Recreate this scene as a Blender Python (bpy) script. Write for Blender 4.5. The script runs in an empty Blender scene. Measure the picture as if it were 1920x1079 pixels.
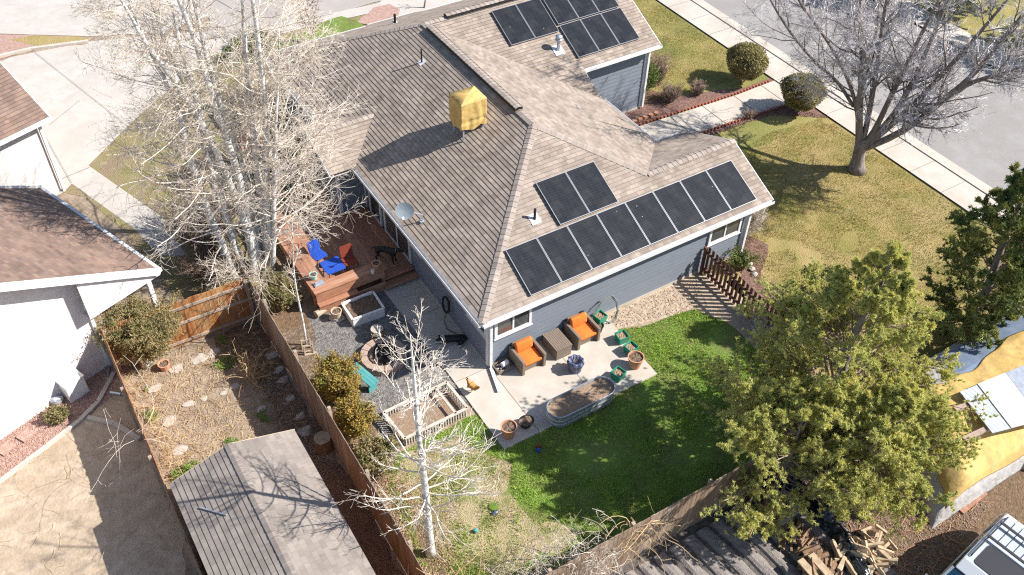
import bpy, bmesh, math, random
import numpy as np
from mathutils import Vector, Matrix
from mathutils.geometry import tessellate_polygon
RNG = np.random.default_rng(7); random.seed(7)
PI = math.pi

# ------------------------------------------------------------------ camera
SC = bpy.context.scene
CAM_R = np.array([[0.8495865834081926, -0.5269748552071492, 0.022363793779196502],
                  [0.3550192504967272, 0.602688946317934, 0.7146519193026214],
                  [-0.39008200300646567, -0.5992191051406678, 0.6991226608864006]])
CAM_C = np.array([-10.036181615, -16.64978980, 22.5]); FPX = 1775.9016
cd = bpy.data.cameras.new('camera'); cam = bpy.data.objects.new('camera', cd)
SC.collection.objects.link(cam); SC.camera = cam
cd.sensor_width = 36.0; cd.lens = FPX * 36.0 / 1920.0; cd.clip_end = 600.0; cd.clip_start = 0.5
M4 = Matrix([[CAM_R[0][i], CAM_R[1][i], CAM_R[2][i], CAM_C[i]] for i in range(3)] + [[0, 0, 0, 1]])
cam.matrix_world = M4

# ------------------------------------------------------------------ light
SUN_AZ, SUN_EL = math.radians(-32.5), math.radians(41.0)
w = bpy.data.worlds.new('World'); SC.world = w; w.use_nodes = True
nt = w.node_tree; nt.nodes.clear()
sky = nt.nodes.new('ShaderNodeTexSky'); sky.sky_type = 'NISHITA'; sky.sun_disc = False
sky.sun_elevation = SUN_EL; sky.sun_rotation = math.radians(90) - SUN_AZ
sky.air_density = 1.0; sky.dust_density = 0.6; sky.ozone_density = 1.0
bg = nt.nodes.new('ShaderNodeBackground'); bg.inputs['Strength'].default_value = 0.085
ow = nt.nodes.new('ShaderNodeOutputWorld')
nt.links.new(sky.outputs[0], bg.inputs[0]); nt.links.new(bg.outputs[0], ow.inputs[0])
sl = bpy.data.lights.new('sun', 'SUN'); sl.energy = 4.4; sl.angle = math.radians(0.5); sl.color = (1.0, 0.955, 0.89)
so = bpy.data.objects.new('sun', sl); SC.collection.objects.link(so)
sd = Vector((math.cos(SUN_EL) * math.cos(SUN_AZ), math.cos(SUN_EL) * math.sin(SUN_AZ), math.sin(SUN_EL)))
so.rotation_euler = sd.to_track_quat('Z', 'Y').to_euler(); so.location = (20, -20, 30)
SC.view_settings.view_transform = 'Standard'; SC.view_settings.look = 'None'
SC.view_settings.exposure = 1.0; SC.view_settings.gamma = 1.0
SC.cycles.max_bounces = 6; SC.cycles.diffuse_bounces = 3; SC.cycles.glossy_bounces = 3
SC.cycles.transparent_max_bounces = 8; SC.cycles.use_denoising = False; SC.cycles.filter_width = 1.15

# ------------------------------------------------------------------ measuring helpers
def ray(x, y): return CAM_R.T @ np.array([x - 960.0, 539.5 - y, -FPX])
def G(x, y, z=0.0):
    """world point at height z seen at photo pixel (x, y)"""
    d = ray(x, y); t = (z - CAM_C[2]) / d[2]; return CAM_C + t * d
def climb(bx, by, x, y):
    """point of the sight line through (x, y) nearest to the plumb line over base (bx, by)"""
    b = G(bx, by); d = ray(x, y); h = d[:2]; t = ((b[:2] - CAM_C[:2]) @ h) / (h @ h); return CAM_C + t * d
def onplane(x, y, p0, nx, ny):
    d = ray(x, y); t = (p0 + nx * CAM_C[0] + ny * CAM_C[1] - CAM_C[2]) / (d[2] - nx * d[0] - ny * d[1]); return CAM_C + t * d

# ------------------------------------------------------------------ object helpers
COL = SC.collection
def tag(o, label=None, cat=None, group=None, kind=None):
    if label: o['label'] = label
    if cat: o['category'] = cat
    if group: o['group'] = group
    if kind: o['kind'] = kind
    return o
def thing(name, label, cat, loc=(0, 0, 0), group=None):
    o = bpy.data.objects.new(name, None); COL.objects.link(o); o.empty_display_size = 0.2
    o.location = [float(c) for c in loc]
    return tag(o, label, cat, group)
def rootoff(p):
    v = np.zeros(3)
    while p is not None: v += np.array(p.location); p = p.parent
    return v
def rawmesh(name, V, F, smooth=False, uv=None):
    """F: list of (n,k) int arrays (k corners each)"""
    me = bpy.data.meshes.new(name)
    V = np.asarray(V, dtype=np.float32)
    F = [np.asarray(f, dtype=np.int32) for f in F if len(f)]
    me.vertices.add(len(V)); me.vertices.foreach_set('co', V.ravel())
    nl = sum(f.size for f in F); npoly = sum(len(f) for f in F)
    me.loops.add(nl); me.loops.foreach_set('vertex_index', np.concatenate([f.ravel() for f in F]) if F else [])
    me.polygons.add(npoly)
    st = []; tot = []; c = 0
    for f in F:
        k = f.shape[1]; st.append(c + np.arange(len(f)) * k); c += f.size
    me.polygons.foreach_set('loop_start', np.concatenate(st).astype(np.int32))
    me.update(calc_edges=True); me.validate()
    me.polygons.foreach_set('use_smooth', np.full(len(me.polygons), bool(smooth)))
    return me
def link(name, me, mat, parent=None):
    o = bpy.data.objects.new(name, me); COL.objects.link(o)
    if mat: me.materials.append(mat)
    if parent: o.parent = parent
    return o
def copy_tree(o, parent=None):
    c = o.copy(); COL.objects.link(c)
    if parent: c.parent = parent
    for ch in [q for q in SC.objects if q.parent == o]: copy_tree(ch, c)
    return c
def rotm(rz): c, s = math.cos(rz), math.sin(rz); return np.array([[c, -s, 0], [s, c, 0], [0, 0, 1.0]])

class MB:
    """collects shapes and links them as ONE mesh"""
    def __init__(s): s.V = []; s.F = {}; s.n = 0; s.UV = None
    def add(s, V, F):
        V = np.asarray(V, float).reshape(-1, 3)
        for f in F: s.F.setdefault(len(f), []).append([i + s.n for i in f])
        s.V.append(V); s.n += len(V); return s
    def box(s, c, size, rz=0, M=None):
        x, y, z = np.array(size) / 2.0
        P = np.array([[a * x, b * y, d * z] for d in (-1, 1) for b in (-1, 1) for a in (-1, 1)])
        if M is not None: P = P @ np.array(M).T
        P = P @ rotm(rz).T + np.array(c)
        return s.add(P, [(0, 2, 3, 1), (4, 5, 7, 6), (0, 1, 5, 4), (2, 6, 7, 3), (0, 4, 6, 2), (1, 3, 7, 5)])
    def bar(s, a, b, wd, h):
        """box from a to b, width wd (horizontal), height h"""
        a = np.array(a, float); b = np.array(b, float); d = b - a; L = np.linalg.norm(d); d /= L
        up = np.array([0, 0, 1.0]) if abs(d[2]) < .95 else np.array([1.0, 0, 0])
        r = np.cross(d, up); r /= np.linalg.norm(r); u = np.cross(r, d)
        P = [p + r * sx * wd / 2 + u * sz * h / 2 for p in (a, b) for sz in (-1, 1) for sx in (-1, 1)]
        return s.add(P, [(0, 2, 3, 1), (4, 5, 7, 6), (0, 1, 5, 4), (2, 6, 7, 3), (0, 4, 6, 2), (1, 3, 7, 5)])
    def prism(s, pts, z0, z1):
        n = len(pts); p2 = [np.array(p[:2]) for p in pts]
        ar = sum(p2[i][0] * p2[(i + 1) % n][1] - p2[(i + 1) % n][0] * p2[i][1] for i in range(n))
        if ar < 0: p2 = p2[::-1]
        zz1 = z1 if hasattr(z1, '__len__') else [z1] * n
        V = [(p[0], p[1], z0) for p in p2] + [(p[0], p[1], zz1[i]) for i, p in enumerate(p2)]
        tri = tessellate_polygon([[Vector((p[0], p[1], 0)) for p in p2]])
        F = []
        for t in tri:
            a, b, c = t
            cr = (p2[b][0] - p2[a][0]) * (p2[c][1] - p2[a][1]) - (p2[b][1] - p2[a][1]) * (p2[c][0] - p2[a][0])
            if cr < 0: a, c = c, a
            F.append((a + n, b + n, c + n)); F.append((c, b, a))
        F += [(i, (i + 1) % n, (i + 1) % n + n, i + n) for i in range(n)]
        return s.add(V, F)
    def sheet(s, pts, z):
        n = len(pts); tri = tessellate_polygon([[Vector((p[0], p[1], 0)) for p in pts]]); F = []
        for a, b, c in tri:
            cr = (pts[b][0] - pts[a][0]) * (pts[c][1] - pts[a][1]) - (pts[b][1] - pts[a][1]) * (pts[c][0] - pts[a][0])
            F.append((a, b, c) if cr > 0 else (c, b, a))
        return s.add([(p[0], p[1], z) for p in pts], F)
    def quad(s, a, b, c, d): return s.add([a, b, c, d], [(0, 1, 2, 3)])
    def tube(s, pts, rad, n=6, cap=True, sq=1.0):
        P = np.array(pts, float); m = len(P); R_ = np.ones(m) * rad if np.isscalar(rad) else np.array(rad, float)
        T = np.gradient(P, axis=0); T /= np.linalg.norm(T, axis=1)[:, None] + 1e-9
        up = np.array([0, 0, 1.0]) if abs(T[0][2]) < .9 else np.array([1.0, 0, 0])
        V = []; u = np.cross(T[0], up); u /= np.linalg.norm(u)
        for i in range(m):
            u = u - T[i] * (u @ T[i]); u /= np.linalg.norm(u) + 1e-9; v = np.cross(T[i], u)
            for k in range(n):
                a = 2 * PI * k / n; V.append(P[i] + R_[i] * (math.cos(a) * u + sq * math.sin(a) * v))
        F = [(i * n + k, i * n + (k + 1) % n, (i + 1) * n + (k + 1) % n, (i + 1) * n + k) for i in range(m - 1) for k in range(n)]
        if cap: F += [tuple(range(n))[::-1], tuple((m - 1) * n + k for k in range(n))]
        return s.add(V, F)
    def lathe(s, prof, c=(0, 0, 0), n=20, sx=1, sy=1):
        c = np.array(c, float); m = len(prof)
        V = [c + np.array([r * math.cos(2 * PI * k / n) * sx, r * math.sin(2 * PI * k / n) * sy, z]) for r, z in prof for k in range(n)]
        F = [(i * n + k, i * n + (k + 1) % n, (i + 1) * n + (k + 1) % n, (i + 1) * n + k) for i in range(m - 1) for k in range(n)]
        return s.add(V, F)
    def disc(s, c, r, n=20, sx=1, sy=1, rough=0.0):
        c = np.array(c, float)
        V = [c + [0, 0, rough]] + [c + np.array([r * f * math.cos(2 * PI * k / n) * sx, r * f * math.sin(2 * PI * k / n) * sy, random.uniform(-rough, rough)]) for f in (.5, 1) for k in range(n)]
        F = [(0, 1 + k, 1 + (k + 1) % n) for k in range(n)] + [(1 + k, 1 + n + k, 1 + n + (k + 1) % n, 1 + (k + 1) % n) for k in range(n)]
        return s.add(V, F)
    def rock(s, c, size, seed=0, sub=2):
        bm = bmesh.new(); bmesh.ops.create_icosphere(bm, subdivisions=sub, radius=1.0)
        r = np.random.default_rng(seed); o = r.normal(0, 1, (4, 3)); ph = r.uniform(0, 6, 4)
        V = []
        for v in bm.verts:
            p = np.array(v.co); k = 1 + .13 * sum(math.sin(p @ o[i] * 2.2 + ph[i]) for i in range(4)) ; V.append(p * k)
        idx = {v: i for i, v in enumerate(bm.verts)}; F = [tuple(idx[v] for v in f.verts) for f in bm.faces]; bm.free()
        V = np.array(V) * np.array(size) / 2 + np.array(c)
        return s.add(V, F)
    def build(s, name, mat, parent=None, local=False, smooth=False, bevel=0, kind=None):
        V = np.concatenate(s.V)
        if parent is not None and not local: V = V - rootoff(parent)
        me = rawmesh(name, V, [np.array(f) for f in s.F.values()], smooth)
        o = link(name, me, mat, parent)
        if bevel:
            b = o.modifiers.new('bevel', 'BEVEL'); b.width = bevel; b.segments = 2; b.limit_method = 'ANGLE'; b.angle_limit = .6
        if kind: o['kind'] = kind
        return o
def solo(o, label, cat, group=None):
    """a thing that is one mesh: move its origin to its own base"""
    me = o.data; n = len(me.vertices); a = np.empty(n * 3, dtype=np.float32); me.vertices.foreach_get('co', a); a = a.reshape(-1, 3)
    b = np.array([(a[:, 0].min() + a[:, 0].max()) / 2, (a[:, 1].min() + a[:, 1].max()) / 2, a[:, 2].min()], dtype=np.float32)
    me.vertices.foreach_set('co', (a - b).ravel()); me.update(); o.location = [float(c) for c in b]
    return tag(o, label, cat, group)

# ------------------------------------------------------------------ materials
def mat(name, base, var=None, scale=4.0, rough=0.85, bump=0.0, bscale=40.0, spec=0.3, metal=0.0, scale2=None, var2=None, detail=6, stretch=None, contrast=(.35, .65), trans=0.0, distort=0.0, sheen=0):
    """base colour mixed with var by noise, and with var2 by a second, coarser noise"""
    m = bpy.data.materials.new(name); m.use_nodes = True; N = m.node_tree.nodes; L = m.node_tree.links
    b = N['Principled BSDF']; b.inputs['Roughness'].default_value = rough; b.inputs['Metallic'].default_value = metal
    b.inputs['Specular IOR Level'].default_value = spec
    b.inputs['Base Color'].default_value = (*base, 1)
    tc = N.new('ShaderNodeTexCoord'); vec = tc.outputs['Object']
    if stretch:
        mp = N.new('ShaderNodeMapping'); mp.inputs['Scale'].default_value = stretch; L.new(vec, mp.inputs[0]); vec = mp.outputs[0]
    out = None
    def mixn(c1, c2, sc, con):
        n = N.new('ShaderNodeTexNoise'); n.inputs['Scale'].default_value = sc; n.inputs['Detail'].default_value = detail
        n.inputs['Distortion'].default_value = distort; n.inputs['Roughness'].default_value = .62
        L.new(vec, n.inputs['Vector'])
        r = N.new('ShaderNodeMapRange'); r.inputs['From Min'].default_value = con[0]; r.inputs['From Max'].default_value = con[1]
        L.new(n.outputs['Fac'], r.inputs['Value'])
        x = N.new('ShaderNodeMix'); x.data_type = 'RGBA'; L.new(r.outputs[0], x.inputs[0])
        if isinstance(c1, tuple): x.inputs[6].default_value = (*c1, 1)
        else: L.new(c1, x.inputs[6])
        x.inputs[7].default_value = (*c2, 1); return x.outputs[2]
    if var:
        out = mixn(tuple(base), tuple(var), scale, contrast)
        if var2: out = mixn(out, tuple(var2), scale2 or scale * .2, (.45, .7))
        L.new(out, b.inputs['Base Color'])
    if bump:
        n = N.new('ShaderNodeTexNoise'); n.inputs['Scale'].default_value = bscale; n.inputs['Detail'].default_value = 5
        L.new(vec, n.inputs['Vector']); bp = N.new('ShaderNodeBump'); bp.inputs['Strength'].default_value = 1.0
        bp.inputs['Distance'].default_value = bump; L.new(n.outputs['Fac'], bp.inputs['Height']); L.new(bp.outputs[0], b.inputs['Normal'])
    if trans:
        t = N.new('ShaderNodeBsdfTranslucent'); mx = N.new('ShaderNodeMixShader'); mx.inputs[0].default_value = trans
        if out is not None: L.new(out, t.inputs['Color'])
        else: t.inputs['Color'].default_value = (*base, 1)
        L.new(b.outputs[0], mx.inputs[1]); L.new(t.outputs[0], mx.inputs[2]); L.new(mx.outputs[0], N['Material Output'].inputs[0])
    return m
def shingle_mat(name, c1, c2, c3, roww=.145, brickw=.26):
    m = bpy.data.materials.new(name); m.use_nodes = True; N = m.node_tree.nodes; L = m.node_tree.links
    b = N['Principled BSDF']; b.inputs['Roughness'].default_value = .93; b.inputs['Specular IOR Level'].default_value = .2
    uv = N.new('ShaderNodeUVMap'); uv.uv_map = 'UVMap'
    def brick(ca, cb, bw, off, sh):
        mp = N.new('ShaderNodeMapping'); mp.inputs['Location'].default_value = (sh, 0, 0); L.new(uv.outputs[0], mp.inputs[0])
        t = N.new('ShaderNodeTexBrick'); t.offset = off; t.offset_frequency = 2; t.squash = .7; t.squash_frequency = 3
        t.inputs['Scale'].default_value = 1; t.inputs['Brick Width'].default_value = bw; t.inputs['Row Height'].default_value = roww
        t.inputs['Mortar Size'].default_value = .0035; t.inputs['Mortar Smooth'].default_value = .2; t.inputs['Bias'].default_value = 0
        t.inputs['Color1'].default_value = (*ca, 1); t.inputs['Color2'].default_value = (*cb, 1)
        t.inputs['Mortar'].default_value = tuple(.55 * (x + y) / 2 for x, y in zip(ca, cb)) + (1,)
        L.new(mp.outputs[0], t.inputs['Vector']); return t.outputs['Color']
    a = brick(c1, c2, brickw, .43, 0); d = brick(c3, c1, brickw * .71, .61, 3.37)
    n = N.new('ShaderNodeTexNoise'); n.inputs['Scale'].default_value = 1.1; n.inputs['Detail'].default_value = 8; L.new(uv.outputs[0], n.inputs['Vector'])
    x = N.new('ShaderNodeMix'); x.data_type = 'RGBA'; x.inputs[0].default_value = .45; L.new(a, x.inputs[6]); L.new(d, x.inputs[7])
    n2 = N.new('ShaderNodeTexNoise'); n2.inputs['Scale'].default_value = 90; n2.inputs['Detail'].default_value = 3; L.new(uv.outputs[0], n2.inputs['Vector'])
    r = N.new('ShaderNodeMapRange'); r.inputs['From Min'].default_value = .3; r.inputs['From Max'].default_value = .7; r.inputs['To Min'].default_value = .82; r.inputs['To Max'].default_value = 1.16
    L.new(n.outputs['Fac'], r.inputs['Value'])
    r2 = N.new('ShaderNodeMapRange'); r2.inputs['To Min'].default_value = .7; r2.inputs['To Max'].default_value = 1.3; L.new(n2.outputs['Fac'], r2.inputs['Value'])
    mu = N.new('ShaderNodeMath'); mu.operation = 'MULTIPLY'; L.new(r.outputs[0], mu.inputs[0]); L.new(r2.outputs[0], mu.inputs[1])
    vm = N.new('ShaderNodeVectorMath'); vm.operation = 'SCALE'; L.new(x.outputs[2], vm.inputs[0]); L.new(mu.outputs[0], vm.inputs['Scale'])
    L.new(vm.outputs[0], b.inputs['Base Color'])
    bp = N.new('ShaderNodeBump'); bp.inputs['Distance'].default_value = .003; L.new(n2.outputs['Fac'], bp.inputs['Height']); L.new(bp.outputs[0], b.inputs['Normal'])
    return m
def panel_mat():
    m = bpy.data.materials.new('panel_cells'); m.use_nodes = True; N = m.node_tree.nodes; L = m.node_tree.links; b = N['Principled BSDF']; b.inputs['Roughness'].default_value = .3; b.inputs['Specular IOR Level'].default_value = .12
    tc = N.new('ShaderNodeTexCoord'); t = N.new('ShaderNodeTexBrick'); t.offset = 0; t.inputs['Scale'].default_value = 1; t.inputs['Brick Width'].default_value = .182; t.inputs['Row Height'].default_value = .085; t.inputs['Mortar Size'].default_value = .006; t.inputs['Mortar Smooth'].default_value = .3
    t.inputs['Color1'].default_value = (.016, .018, .024, 1); t.inputs['Color2'].default_value = (.022, .024, .030, 1); t.inputs['Mortar'].default_value = (.034, .036, .043, 1); L.new(tc.outputs['Object'], t.inputs['Vector'])
    n = N.new('ShaderNodeTexNoise'); n.inputs['Scale'].default_value = 2.5; n.inputs['Detail'].default_value = 6; L.new(tc.outputs['Object'], n.inputs['Vector']); r = N.new('ShaderNodeMapRange'); r.inputs['From Min'].default_value = .45; r.inputs['From Max'].default_value = .8; r.inputs['To Max'].default_value = .35; L.new(n.outputs['Fac'], r.inputs['Value'])
    x = N.new('ShaderNodeMix'); x.data_type = 'RGBA'; L.new(r.outputs[0], x.inputs[0]); L.new(t.outputs['Color'], x.inputs[6]); x.inputs[7].default_value = (.075, .075, .075, 1)
    v = N.new('ShaderNodeTexVoronoi'); v.inputs['Scale'].default_value = 2.6; oi = N.new('ShaderNodeObjectInfo'); va = N.new('ShaderNodeVectorMath'); va.operation = 'ADD'; L.new(tc.outputs['Object'], va.inputs[0]); L.new(oi.outputs['Location'], va.inputs[1]); L.new(va.outputs[0], v.inputs['Vector'])
    q = N.new('ShaderNodeMath'); q.operation = 'LESS_THAN'; q.inputs[1].default_value = .035; L.new(v.outputs['Distance'], q.inputs[0]); y = N.new('ShaderNodeMix'); y.data_type = 'RGBA'; L.new(q.outputs[0], y.inputs[0]); L.new(x.outputs[2], y.inputs[6]); y.inputs[7].default_value = (.5, .5, .48, 1); L.new(y.outputs[2], b.inputs['Base Color']); return m
def rib_mat(name, base, line, sc, axis='X', rough=.4, bump=.004):
    """straight lines across a surface (boards, ribs)"""
    m = mat(name, base, tuple(c * .75 for c in base), 3.0, rough=rough); N = m.node_tree.nodes; L = m.node_tree.links; b = N['Principled BSDF']
    tc = N.new('ShaderNodeTexCoord'); wv = N.new('ShaderNodeTexWave'); wv.bands_direction = axis; wv.inputs['Scale'].default_value = sc
    L.new(tc.outputs['Object'], wv.inputs['Vector'])
    r = N.new('ShaderNodeMapRange'); r.inputs['From Min'].default_value = 0; r.inputs['From Max'].default_value = .12; L.new(wv.outputs['Fac'], r.inputs['Value'])
    x = N.new('ShaderNodeMix'); x.data_type = 'RGBA'; L.new(r.outputs[0], x.inputs[0]); x.inputs[6].default_value = (*line, 1)
    src = b.inputs['Base Color'].links[0].from_socket; L.new(src, x.inputs[7]); L.new(x.outputs[2], b.inputs['Base Color'])
    bp = N.new('ShaderNodeBump'); bp.inputs['Distance'].default_value = bump; L.new(r.outputs[0], bp.inputs['Height']); L.new(bp.outputs[0], b.inputs['Normal'])
    return m
K = {}
K['earth'] = mat('earth', (.35, .275, .205), (.19, .14, .10), 2.6, bump=.03, bscale=9, var2=(.36, .28, .20), scale2=.5)
K['tan_dirt'] = mat('tan_dirt', (.47, .38, .29), (.36, .28, .20), 1.3, bump=.02, bscale=12, var2=(.30, .24, .17), scale2=3.5, detail=9, distort=.7)
K['pale_dirt'] = mat('pale_dirt', (.46, .37, .28), (.33, .25, .18), 5, bump=.05, bscale=7)
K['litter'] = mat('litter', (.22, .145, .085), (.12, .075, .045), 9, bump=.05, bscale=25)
K['concrete'] = mat('concrete', (.52, .475, .42), (.46, .41, .355), 1.2, rough=.9, bump=.003, bscale=60, var2=(.42, .37, .31), scale2=.7)
K['drive'] = mat('drive', (.50, .46, .42), (.43, .39, .35), .7, rough=.9, bump=.003, bscale=60, var2=(.42, .385, .345), scale2=2.2, distort=.6)
K['asphalt'] = mat('asphalt', (.30, .28, .265), (.24, .225, .215), 25, rough=.95, bump=.004, bscale=80, var2=(.32, .31, .30), scale2=.6)
K['asphalt_pink'] = mat('asphalt_pink', (.36, .325, .30), (.32, .29, .265), 25, rough=.95, var2=(.40, .36, .33), scale2=.5)
K['joint'] = mat('joint', (.19, .16, .13))
K['gravel'] = mat('gravel', (.20, .195, .19), (.07, .068, .07), 30, bump=.03, bscale=38, contrast=(.42, .58), var2=(.30, .27, .23), scale2=8)
K['pink_gravel'] = mat('pink_gravel', (.46, .29, .235), (.30, .175, .14), 28, bump=.03, bscale=40, contrast=(.4, .6), var2=(.5, .37, .31), scale2=12)
K['mulch'] = mat('mulch', (.21, .115, .09), (.12, .06, .05), 24, bump=.03, bscale=32, contrast=(.4, .6), var2=(.30, .2, .16), scale2=14)
K['furrow'] = mat('furrow', (.15, .13, .12), (.07, .06, .055), 8, bump=.03, bscale=20)
K['lawn_olive'] = mat('lawn_olive', (.235, .225, .055), (.38, .30, .125), 1.4, bump=.05, bscale=26, var2=(.11, .15, .03), scale2=.35, detail=9)
K['lawn_tan'] = mat('lawn_tan', (.35, .26, .10), (.20, .19, .045), .9, bump=.05, bscale=26, var2=(.42, .31, .15), scale2=.33, detail=9)
K['lawn_dry_mix'] = mat('lawn_dry_mix', (.22, .205, .065), (.30, .235, .14), 1.6, bump=.05, bscale=26, var2=(.26, .19, .13), scale2=.8, detail=9, distort=.8)
K['lawn_green'] = mat('lawn_green', (.13, .22, .03), (.19, .27, .05), 3, bump=.05, bscale=30, var2=(.17, .16, .06), scale2=1.2, detail=8)
K['lawn_patchy'] = mat('lawn_patchy', (.19, .21, .06), (.46, .36, .23), 1.5, bump=.05, bscale=26, var2=(.40, .31, .19), scale2=4, detail=9, distort=.8)
K['shingle'] = shingle_mat('shingle', (.385, .322, .265), (.185, .155, .135), (.29, .222, .18))
K['shingle_cap'] = shingle_mat('shingle_cap', (.38, .325, .28), (.27, .235, .21), (.31, .235, .20), roww=.2, brickw=5)
K['shingle_grey'] = shingle_mat('shingle_grey', (.31, .27, .235), (.19, .165, .148), (.25, .205, .18))
K['shingle_brown'] = shingle_mat('shingle_brown', (.27, .19, .15), (.12, .095, .088), (.24, .145, .11))
K['siding'] = mat('siding', (.20, .225, .265), (.175, .20, .24), 2.2, rough=.7, bump=.002, bscale=50, stretch=(1, 1, 8))
K['trim'] = mat('trim', (.72, .72, .72), (.62, .62, .63), 3, rough=.55)
K['soffit'] = mat('soffit', (.45, .46, .48), rough=.8)
K['gravel_chip'] = mat('gravel_chip', (.30, .28, .26), (.13, .125, .125), 9, rough=.9, contrast=(.45, .55))
K['glass'] = mat('glass', (.035, .04, .045), (.09, .095, .09), 1.2, rough=.06, spec=.8)
K['stucco'] = mat('stucco', (.74, .68, .655), (.62, .56, .54), 2.2, rough=.95, bump=.012, bscale=45)
K['panel'] = mat('panel', (.014, .017, .025), (.026, .03, .038), 14, rough=.22, spec=.28, stretch=(1, 6, 1))
K['panel'] = panel_mat()
K['panel_frame'] = mat('panel_frame', (.38, .39, .41), rough=.35, metal=.6)
K['black'] = mat('black', (.012, .012, .013), (.03, .03, .032), 9, rough=.6)
K['tarp_yellow'] = mat('tarp_yellow', (.60, .42, .15), (.49, .32, .10), 3.5, rough=.75, bump=.015, bscale=6, var2=(.40, .27, .11), scale2=2.2, distort=1.2)
K['galv'] = mat('galv', (.55, .58, .62), (.42, .45, .5), 7, rough=.38, metal=.55)
K['redwood'] = mat('redwood', (.33, .17, .11), (.24, .115, .075), 7, rough=.75, stretch=(7, .7, 1), bump=.001, bscale=9, var2=(.44, .25, .16), scale2=1)
K['redwood_x'] = mat('redwood_x', (.38, .185, .11), (.29, .13, .075), 7, rough=.75, stretch=(.7, 7, 1), bump=.001, bscale=9, var2=(.46, .27, .18), scale2=1)
K['fence_grey'] = mat('fence_grey', (.27, .19, .13), (.17, .115, .08), 9, rough=.9, stretch=(1, 1, .12), var2=(.34, .27, .21), scale2=3, bump=.006, bscale=30)
K['fence_cap'] = mat('fence_cap', (.42, .34, .27), (.32, .24, .18), 9, rough=.9)
K['fence_orange'] = mat('fence_orange', (.42, .185, .06), (.27, .10, .035), 8, rough=.8, stretch=(1, 1, .15), var2=(.45, .27, .13), scale2=2.5)
K['fence_red'] = mat('fence_red', (.17, .085, .06), (.11, .055, .04), 8, rough=.85, stretch=(1, 1, .15))
K['weathered'] = mat('weathered', (.47, .39, .30), (.33, .26, .19), 8, rough=.9, bump=.004, bscale=30)
K['bark_white'] = mat('bark_white', (.78, .77, .75), (.66, .64, .60), 7, rough=.85, var2=(.16, .14, .12), scale2=5, stretch=(1, 1, 1.6), bump=.006, bscale=18)
K['twig_cream'] = mat('twig_cream', (.68, .60, .51), (.47, .40, .32), 3, rough=.9)
K['twig_white'] = mat('twig_white', (.74, .68, .60), (.56, .48, .40), 3, rough=.9)
K['bark_grey'] = mat('bark_grey', (.29, .245, .22), (.16, .13, .12), 12, rough=.95, bump=.02, bscale=22, stretch=(1, 1, .25))
K['twig_grey'] = mat('twig_grey', (.66, .62, .63), (.42, .38, .37), 2, rough=.5, spec=.8)
K['twig_brown'] = mat('twig_brown', (.36, .27, .21), (.22, .15, .115), 4, rough=.95)
K['twig_straw'] = mat('twig_straw', (.60, .45, .26), (.42, .28, .14), 4, rough=.9)
K['needle'] = mat('needle', (.62, .60, .19), (.42, .47, .17), 1.6, rough=.6, trans=.38, var2=(.76, .68, .21), scale2=3.2)
K['needle_dark'] = mat('needle_dark', (.13, .20, .07), (.36, .34, .09), 1.5, rough=.7, trans=.2)
K['leaf_olive'] = mat('leaf_olive', (.24, .23, .09), (.36, .27, .14), 5, rough=.7, trans=.25, var2=(.09, .12, .03), scale2=2)
K['leaf_yellow'] = mat('leaf_yellow', (.36, .29, .06), (.44, .24, .07), 5, rough=.7, trans=.25, var2=(.13, .17, .03), scale2=2.5)
K['leaf_topiary'] = mat('leaf_topiary', (.38, .32, .14), (.23, .22, .08), 5, rough=.7, trans=.2, var2=(.27, .2, .09), scale2=2.5)
K['leaf_green'] = mat('leaf_green', (.08, .13, .03), (.16, .2, .04), 5, rough=.6, trans=.25)
K['weed'] = mat('weed', (.12, .24, .035), (.22, .30, .06), 5, rough=.6, trans=.3)
K['blade'] = mat('blade', (.25, .42, .045), (.40, .50, .085), 2.2, rough=.6, trans=.12, var2=(.22, .22, .07), scale2=.9)
K['blade_olive'] = mat('blade_olive', (.24, .23, .05), (.46, .33, .12), 1.1, rough=.8, trans=.2, var2=(.115, .155, .03), scale2=.35)
K['stone'] = mat('stone', (.48, .43, .38), (.36, .31, .27), 6, rough=.9, bump=.01, bscale=20)
K['terracotta'] = mat('terracotta', (.56, .29, .18), (.48, .23, .14), 5, rough=.85)
K['soil'] = mat('soil', (.17, .115, .08), (.09, .06, .045), 22, rough=1, bump=.03, bscale=35, var2=(.27, .2, .14), scale2=14)
K['soil_tan'] = mat('soil_tan', (.34, .24, .165), (.22, .15, .10), 22, rough=1, bump=.02, bscale=35)
K['orange'] = mat('orange_fabric', (.80, .20, .035), (.68, .15, .03), 6, rough=.85, bump=.008, bscale=14)
K['wicker'] = mat('wicker', (.26, .205, .16), (.15, .115, .09), 55, rough=.7, bump=.006, bscale=90)
K['green_plastic'] = mat('green_plastic', (.02, .27, .16), (.02, .22, .13), 5, rough=.45, spec=.5)
K['blue'] = mat('blue_fabric', (.02, .085, .45), (.02, .06, .33), 7, rough=.6)
K['navy_bag'] = mat('navy_bag', (.10, .12, .21), (.045, .055, .11), 9, rough=.35, spec=.6, bump=.03, bscale=11)
K['teal'] = mat('teal_paint', (.07, .27, .27), (.10, .33, .33), 6, rough=.6, stretch=(1, .3, 1))
K['paver'] = mat('paver', (.42, .31, .25), (.32, .23, .19), 6, rough=.9, bump=.006, bscale=40)
K['brick'] = mat('brick', (.33, .12, .08), (.24, .085, .06), 9, rough=.9, bump=.006, bscale=40)
K['white'] = mat('white_paint', (.78, .77, .75), (.70, .69, .67), 5, rough=.6)
K['white_old'] = mat('white_old', (.60, .54, .47), (.44, .37, .30), 7, rough=.85)
K['red'] = mat('red_plastic', (.24, .05, .03), (.18, .035, .02), 6, rough=.6)
K['fur_black'] = mat('fur_black', (.014, .013, .013), (.035, .032, .03), 20, rough=.6)
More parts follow.
